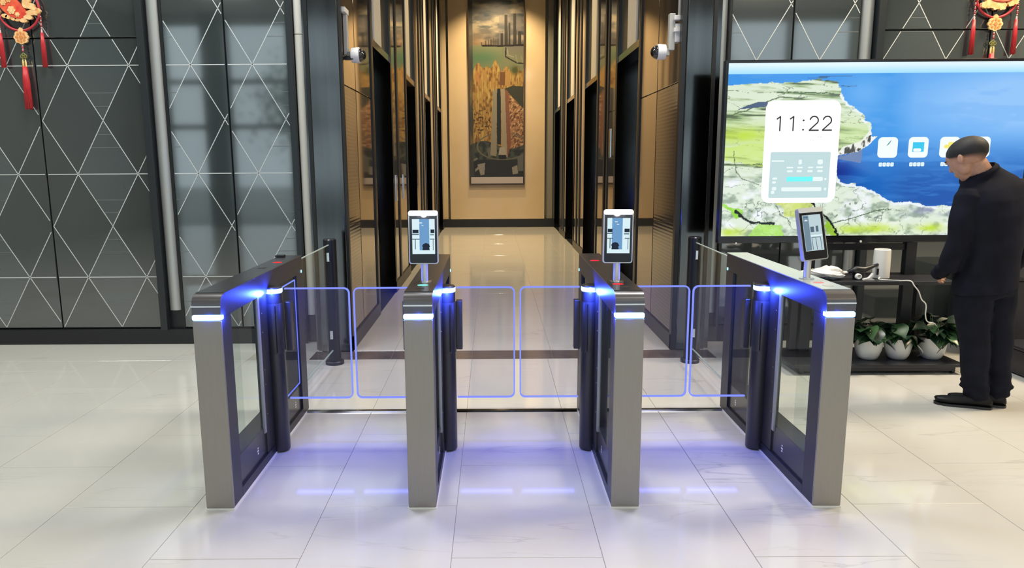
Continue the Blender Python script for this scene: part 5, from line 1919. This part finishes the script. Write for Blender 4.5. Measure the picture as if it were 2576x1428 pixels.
def person():
    p = empty('person', (3.09, 4.45, 0))
    tag(p, 'man in black suit and black shoes standing with bowed head, seen from behind', 'person')
    M_SKIN = noisy('skin', (0.37, 0.20, 0.135), (0.44, 0.245, 0.17), 25, (0.45, 0.55))
    M_SUIT = noisy('black_suit_wool', (0.0065, 0.0075, 0.014), (0.010, 0.011, 0.020), 12, (0.75, 0.9), bump=0.2, spec=0.12)
    M_HAIR = noisy('short_black_hair', (0.005, 0.005, 0.006), (0.012, 0.011, 0.011), 150, (0.6, 0.8), bump=0.8, spec=0.3)
    M_SHOE = mat('black_leather', (0.004, 0.004, 0.005), 0.45, 0, 0.25)
    # head frame: forward (towards the face), side (his left), up along the skull
    hf = Vector((-0.50, 0.866, 0)).normalized()
    pitch = math.radians(33)
    side = Vector((0, 0, 1)).cross(hf).normalized()
    fwd = (hf * math.cos(pitch) - Vector((0, 0, 1)) * math.sin(pitch)).normalized()
    up = fwd.cross(side).normalized()
    if up.z < 0:
        up = -up
    hc = Vector((2.915, 4.475, 1.562))

    def H(f, s, u):
        return hc + fwd * f * 1.15 + side * s * 1.18 + up * u * 1.05
    b = bmesh.new()
    # skull
    rings = []
    for t in np.linspace(-0.97, 0.97, 15):
        q = math.sqrt(1 - t * t)
        rings.append((H(-0.010, 0, 0.035 + 0.088 * t), fwd * 0.113 * q, side * 0.090 * q))
    loft(b, rings)
    # face wedge: brow to chin
    prof = [(0.045, 0.050, 0.060, 0.062), (0.040, 0.052, 0.064, 0.030), (0.040, 0.050, 0.066, 0.0), (0.042, 0.046, 0.062, -0.030), (0.044, 0.042, 0.055, -0.055), (0.046, 0.036, 0.044, -0.078), (0.052, 0.026, 0.028, -0.098), (0.054, 0.012, 0.014, -0.106)]
    loft(b, [(H(f, 0, u), fwd * a * 1.12, side * s * 1.16) for f, a, s, u in prof])
    # jaw back towards the neck, full cheeks
    for s in (-1, 1):
        ball(b, H(0.022, s * 0.034, -0.045), 0.034, 1.2, 1, 1.2)
        ball(b, H(0.055, s * 0.030, -0.015), 0.027)
        ball(b, H(0.084, s * 0.030, 0.034), 0.013, 1.0, 1.3, 0.8)
    # nose, lips
    limb(b, [(*H(0.086, 0, 0.030), 0.008), (*H(0.098, 0, 0.002), 0.011), (*H(0.100, 0, -0.010), 0.013)])
    ball(b, H(0.088, 0, -0.046), 0.014, 0.9, 1.4, 0.7)
    ball(b, H(0.086, 0, -0.058), 0.012, 0.9, 1.4, 0.8)
    # ears
    for s in (-1, 1):
        ec = H(-0.005, s * 0.080, 0.000)
        loft(b, [(ec + side * s * d_, up * 0.030 * q + fwd * -0.006, fwd * 0.018 * q) for d_, q in ((-0.012, 0.6), (0.0, 0.85), (0.007, 1.0), (0.011, 0.9))], 16)
    # neck into shoulders
    limb(b, [(2.955, 4.475, 1.535, 0.070), (2.985, 4.48, 1.49, 0.074), (3.01, 4.485, 1.45, 0.078), (3.035, 4.49, 1.40, 0.085)])
    # body core under the clothes, one surface with the head
    sd = Vector((1, 0.22, 0.13)).normalized()
    bk = Vector((-0.22, 1, 0)).normalized()
    T = [(3.095, 4.45, 0.84, 0.165, 0.105), (3.09, 4.45, 1.0, 0.155, 0.10), (3.08, 4.46, 1.2, 0.175, 0.105), (3.065, 4.47, 1.32, 0.185, 0.10), (3.05, 4.48, 1.40, 0.15, 0.08), (3.03, 4.49, 1.44, 0.07, 0.06)]
    loft(b, [((x, y, z), sd * a, bk * c_) for x, y, z, a, c_ in T])
    arms = {
        'L': [(2.895, 4.43, 1.345, 0.045), (2.868, 4.41, 1.20, 0.041), (2.846, 4.405, 1.07, 0.037), (2.838, 4.43, 0.94, 0.034), (2.862, 4.53, 0.88, 0.030), (2.895, 4.625, 0.835, 0.026)],
        'R': [(3.285, 4.51, 1.395, 0.045), (3.325, 4.52, 1.25, 0.041), (3.345, 4.51, 1.10, 0.037), (3.345, 4.55, 0.98, 0.034), (3.325, 4.60, 0.87, 0.027)]}
    for k_, a in arms.items():
        limb(b, a)
    legs = {
        'L': [(3.005, 4.43, 0.84, 0.085), (3.02, 4.42, 0.62, 0.070), (3.045, 4.42, 0.44, 0.055), (3.065, 4.42, 0.28, 0.050), (3.085, 4.415, 0.09, 0.038)],
        'R': [(3.165, 4.47, 0.84, 0.085), (3.18, 4.46, 0.62, 0.070), (3.20, 4.45, 0.44, 0.055), (3.215, 4.44, 0.28, 0.050), (3.235, 4.435, 0.09, 0.038)]}
    for a in legs.values():
        limb(b, a)
    # hands: palm, four curled fingers, thumb
    for k_, (wx, wy, wz), fdir, out in (('L', (2.915, 4.64, 0.835), Vector((0.40, 0.75, -0.42)), Vector((-0.9, 0.4, 0))), ('R', (3.318, 4.615, 0.84), Vector((-0.08, 0.28, -0.95)), Vector((0.95, 0, 0)))):
        fdir = fdir.normalized()
        w0 = Vector((wx, wy, wz))
        acr = fdir.cross(out).normalized()
        nrm = acr.cross(fdir).normalized()
        loft(b, [(w0 + fdir * t, acr * w_, nrm * h_) for t, w_, h_ in ((-0.01, 0.024, 0.02), (0.02, 0.034, 0.018), (0.055, 0.040, 0.016), (0.085, 0.038, 0.013))], 16)
        inn = -nrm if (nrm.dot(out) > 0) else nrm
        for i, ln in enumerate((0.068, 0.078, 0.072, 0.056)):
            o_ = acr * (0.029 - 0.0195 * i)
            q0 = w0 + fdir * 0.078 + o_
            q1 = q0 + (fdir * 0.95 + inn * 0.2).normalized() * ln * 0.45
            q2 = q1 + (fdir * 0.7 + inn * 0.7).normalized() * ln * 0.32
            q3 = q2 + (fdir * 0.4 + inn * 0.9).normalized() * ln * 0.25
            limb(b, [(*q0, 0.0088), (*q1, 0.0082), (*q2, 0.0075), (*q3, 0.0065)], 10)
        t0 = w0 + fdir * 0.022 + acr * 0.028
        t1 = t0 + (fdir * 0.7 + acr * 0.55 + inn * 0.4).normalized() * 0.035
        t2 = t1 + (fdir * 0.9 + acr * 0.1 + inn * 0.5).normalized() * 0.028
        limb(b, [(*t0, 0.013), (*t1, 0.010), (*t2, 0.008)], 10)
    body = organic('body', b, M_SKIN, p, voxel=0.0052, smooth=3)
    # ear hollow, eyes
    for s in (-1, 1):
        e = bmesh.new()
        ball(e, H(0.073, s * 0.029, 0.020), 0.0125)
        eo = finish('eye', e, mat('eye_white', (0.6, 0.58, 0.55), 0.15), body, smooth=True)
        e = bmesh.new()
        ball(e, H(0.0815, s * 0.030, 0.019), 0.0062)
        finish('iris', e, M_BLACK, body, smooth=True)
        e = bmesh.new()
        limb(e, [(*H(0.090, s * 0.012, 0.043), 0.0035), (*H(0.092, s * 0.028, 0.047), 0.0045), (*H(0.082, s * 0.046, 0.042), 0.003)], 8)
        finish('eyebrow', e, M_HAIR, body, smooth=True)
    # hair: close cap, cropped shorter and thinner towards the sides and the nape
    b = bmesh.new()
    n_u, n_v, n_f = 56, 26, 12
    cols = []
    grid = []
    for j in range(n_v + n_f + 1):
        row = []
        for i in range(n_u):
            a = 2 * PI * i / n_u              # 0 = front
            front = 0.5 + 0.5 * math.cos(a)
            tmin = 0.46 * front ** 3 - 0.30 * (1 - front) - 0.26 * (1 - front) ** 3
            fd = max(0, j - n_v) / n_f
            if j <= n_v:
                th = PI / 2 - (PI / 2 - math.asin(tmin)) * (j / n_v)
            else:
                th = math.asin(max(-0.96, tmin - (0.34 * (1 - front) ** 0.7 + 0.02) * fd))
            q, t = math.cos(th), math.sin(th)
            grow = min(1.0, (n_v + n_f * 0.6 - j) / (n_v * 0.5)) if j < n_v + n_f * 0.6 else 0.0
            thick = 0.0012 + 0.0065 * max(0.0, grow)
            v = b.verts.new(H(-0.010 + (0.0985 + thick) * q * math.cos(a), (0.0765 + thick) * q * math.sin(a), 0.035 + (0.0865 + thick) * t))
            row.append(v)
            cols.append(min(1.0, fd * 1.05))
        grid.append(row)
    b.verts.index_update()
    for j in range(n_v + n_f):
        for i in range(n_u):
            q = (i + 1) % n_u
            b.faces.new((grid[j][i], grid[j][q], grid[j + 1][q], grid[j + 1][i]))
    ho = finish('hair', b, None, p, smooth=True)
    at = ho.data.color_attributes.new('Col', 'FLOAT_COLOR', 'POINT')
    for i_, c_ in enumerate(cols):
        k_ = c_ ** 1.5
        at.data[i_].color = (0.007 + 0.33 * k_, 0.007 + 0.17 * k_, 0.008 + 0.115 * k_, 1)
    ho.data.materials.append(vcol_mat('short_black_hair_fading_to_skin', rough=0.65))
    ho.matrix_parent_inverse = Matrix.Translation(-p.location)

    # jacket
    b = bmesh.new()
    J = [(3.085, 4.45, 0.755, 0.205, 0.150), (3.085, 4.45, 0.84, 0.203, 0.145), (3.09, 4.45, 0.98, 0.200, 0.137), (3.09, 4.46, 1.10, 0.208, 0.140), (3.085, 4.46, 1.22, 0.222, 0.142),
         (3.08, 4.47, 1.32, 0.232, 0.134), (3.075, 4.48, 1.39, 0.220, 0.115), (3.065, 4.487, 1.44, 0.170, 0.098), ]
    rj = [((x, y, z), sd * a, bk * c_) for x, y, z, a, c_ in J]
    rj.append(((3.035, 4.49, 1.462), Vector((0.93, 0.15, 0.34)).normalized() * 0.125, bk * 0.092))
    rj.append(((3.005, 4.49, 1.482), Vector((0.86, 0.1, 0.50)).normalized() * 0.104, bk * 0.086))
    loft(b, rj, 32)
    # collar ring hugging the neck
    cu, cv = Vector((0.85, 0.1, 0.52)).normalized(), Vector((-0.12, 0.98, -0.1)).normalized()
    for cc, ru, rv, th in ((Vector((2.990, 4.487, 1.492)), 0.097, 0.086, 0.008), (Vector((3.002, 4.487, 1.476)), 0.106, 0.092, 0.010)):
        ring = [cc + cu * ru * math.cos(a) + cv * rv * math.sin(a) for a in np.linspace(0, 2 * PI, 28, endpoint=False)]
        tube(b, ring, th, n=8, closed=True)
    limb(b, [(2.905, 4.43, 1.335, 0.076), (2.880, 4.415, 1.22, 0.069), (2.860, 4.41, 1.09, 0.064), (2.842, 4.415, 0.98, 0.062), (2.836, 4.43, 0.91, 0.060), (2.860, 4.53, 0.87, 0.052), (2.885, 4.61, 0.84, 0.045)])
    limb(b, [(3.285, 4.505, 1.375, 0.082), (3.330, 4.515, 1.25, 0.073), (3.355, 4.51, 1.12, 0.066), (3.355, 4.53, 0.99, 0.060), (3.335, 4.585, 0.88, 0.050)])

    def cloth(co, n_):
        f = 0.004 * math.sin(co.z * 17 + co.x * 9 + 2 * math.sin(co.x * 11)) + 0.002 * math.sin(co.z * 31 - co.x * 19 + co.y * 14)
        return co + n_ * f
    organic('jacket', b, M_SUIT, p, voxel=0.0085, smooth=4, disp=cloth)
    # trousers
    b = bmesh.new()
    loft(b, [((3.085, 4.45, z), sd * a, bk * c_) for z, a, c_ in ((0.93, 0.16, 0.115), (0.85, 0.178, 0.13), (0.78, 0.19, 0.135), (0.72, 0.19, 0.13))], 32)
    limb(b, [(2.998, 4.43, 0.80, 0.112), (3.005, 4.425, 0.66, 0.105), (3.025, 4.42, 0.50, 0.090), (3.045, 4.42, 0.36, 0.082), (3.062, 4.418, 0.22, 0.076), (3.072, 4.415, 0.12, 0.073), (3.08, 4.415, 0.085, 0.072)])
    limb(b, [(3.175, 4.47, 0.80, 0.110), (3.185, 4.465, 0.66, 0.102), (3.195, 4.455, 0.50, 0.090), (3.208, 4.45, 0.36, 0.082), (3.220, 4.445, 0.22, 0.075), (3.228, 4.44, 0.12, 0.070), (3.230, 4.44, 0.085, 0.069)])
    for x, y, z, r_ in ((3.01, 4.44, 0.135, 0.03), (3.275, 4.42, 0.13, 0.03), (3.03, 4.46, 0.17, 0.03), (3.12, 4.40, 0.15, 0.03)):
        ball(b, (x, y, z), r_, 1.1, 1, 0.6)

    def cloth2(co, n_):
        k_ = max(0.0, 1 - co.z / 0.3)
        f = 0.004 * math.sin(co.z * 24 + co.x * 30) + 0.006 * k_ * math.sin(co.z * 95 + co.x * 30 + co.y * 22)
        return co + n_ * f
    organic('trousers', b, M_SUIT, p, voxel=0.0085, smooth=3, disp=cloth2)
    # shoes
    for hx, hy, tx, ty in ((3.155, 4.375, 2.868, 4.495), (3.265, 4.405, 2.985, 4.545)):
        d = Vector((tx - hx, ty - hy, 0))
        ln = d.length
        d.normalize()
        s_ = Vector((-d.y, d.x, 0))
        b = bmesh.new()
        h0 = Vector((hx, hy, 0))
        loft(b, [(h0 + d * t * ln + Vector((0, 0, z)), s_ * w_, Vector((0, 0, 1)) * h_ + d * 0.004) for t, z, w_, h_ in
                 ((-0.01, 0.045, 0.020, 0.022), (0.03, 0.052, 0.036, 0.040), (0.15, 0.055, 0.040, 0.045), (0.35, 0.050, 0.039, 0.040), (0.5, 0.042, 0.042, 0.032),
                  (0.68, 0.036, 0.048, 0.026), (0.85, 0.034, 0.045, 0.023), (0.96, 0.033, 0.032, 0.019), (1.0, 0.033, 0.015, 0.010))], 24)
        loft(b, [(h0 + d * 0.22 * ln + Vector((0, 0, z)), d * a, s_ * c_) for z, a, c_ in ((0.05, 0.066, 0.037), (0.09, 0.054, 0.037), (0.115, 0.050, 0.038))], 20)
        so = organic('shoe', b, M_SHOE, p, voxel=0.006, smooth=3)
        b = bmesh.new()
        pts = []
        for t, w_ in ((-0.012, 0.018), (0.03, 0.036), (0.15, 0.041), (0.35, 0.038), (0.5, 0.042), (0.68, 0.049), (0.85, 0.046), (0.96, 0.032), (1.008, 0.012)):
            pts.append((t, w_))
        poly = [(h0 + d * t * ln + s_ * w_) for t, w_ in pts] + [(h0 + d * t * ln - s_ * w_) for t, w_ in reversed(pts)]
        prism(b, [(q.x, q.y) for q in poly], 0.0, 0.016, 'XY')
        finish('sole', b, M_BLACK, so)
    return p


person()
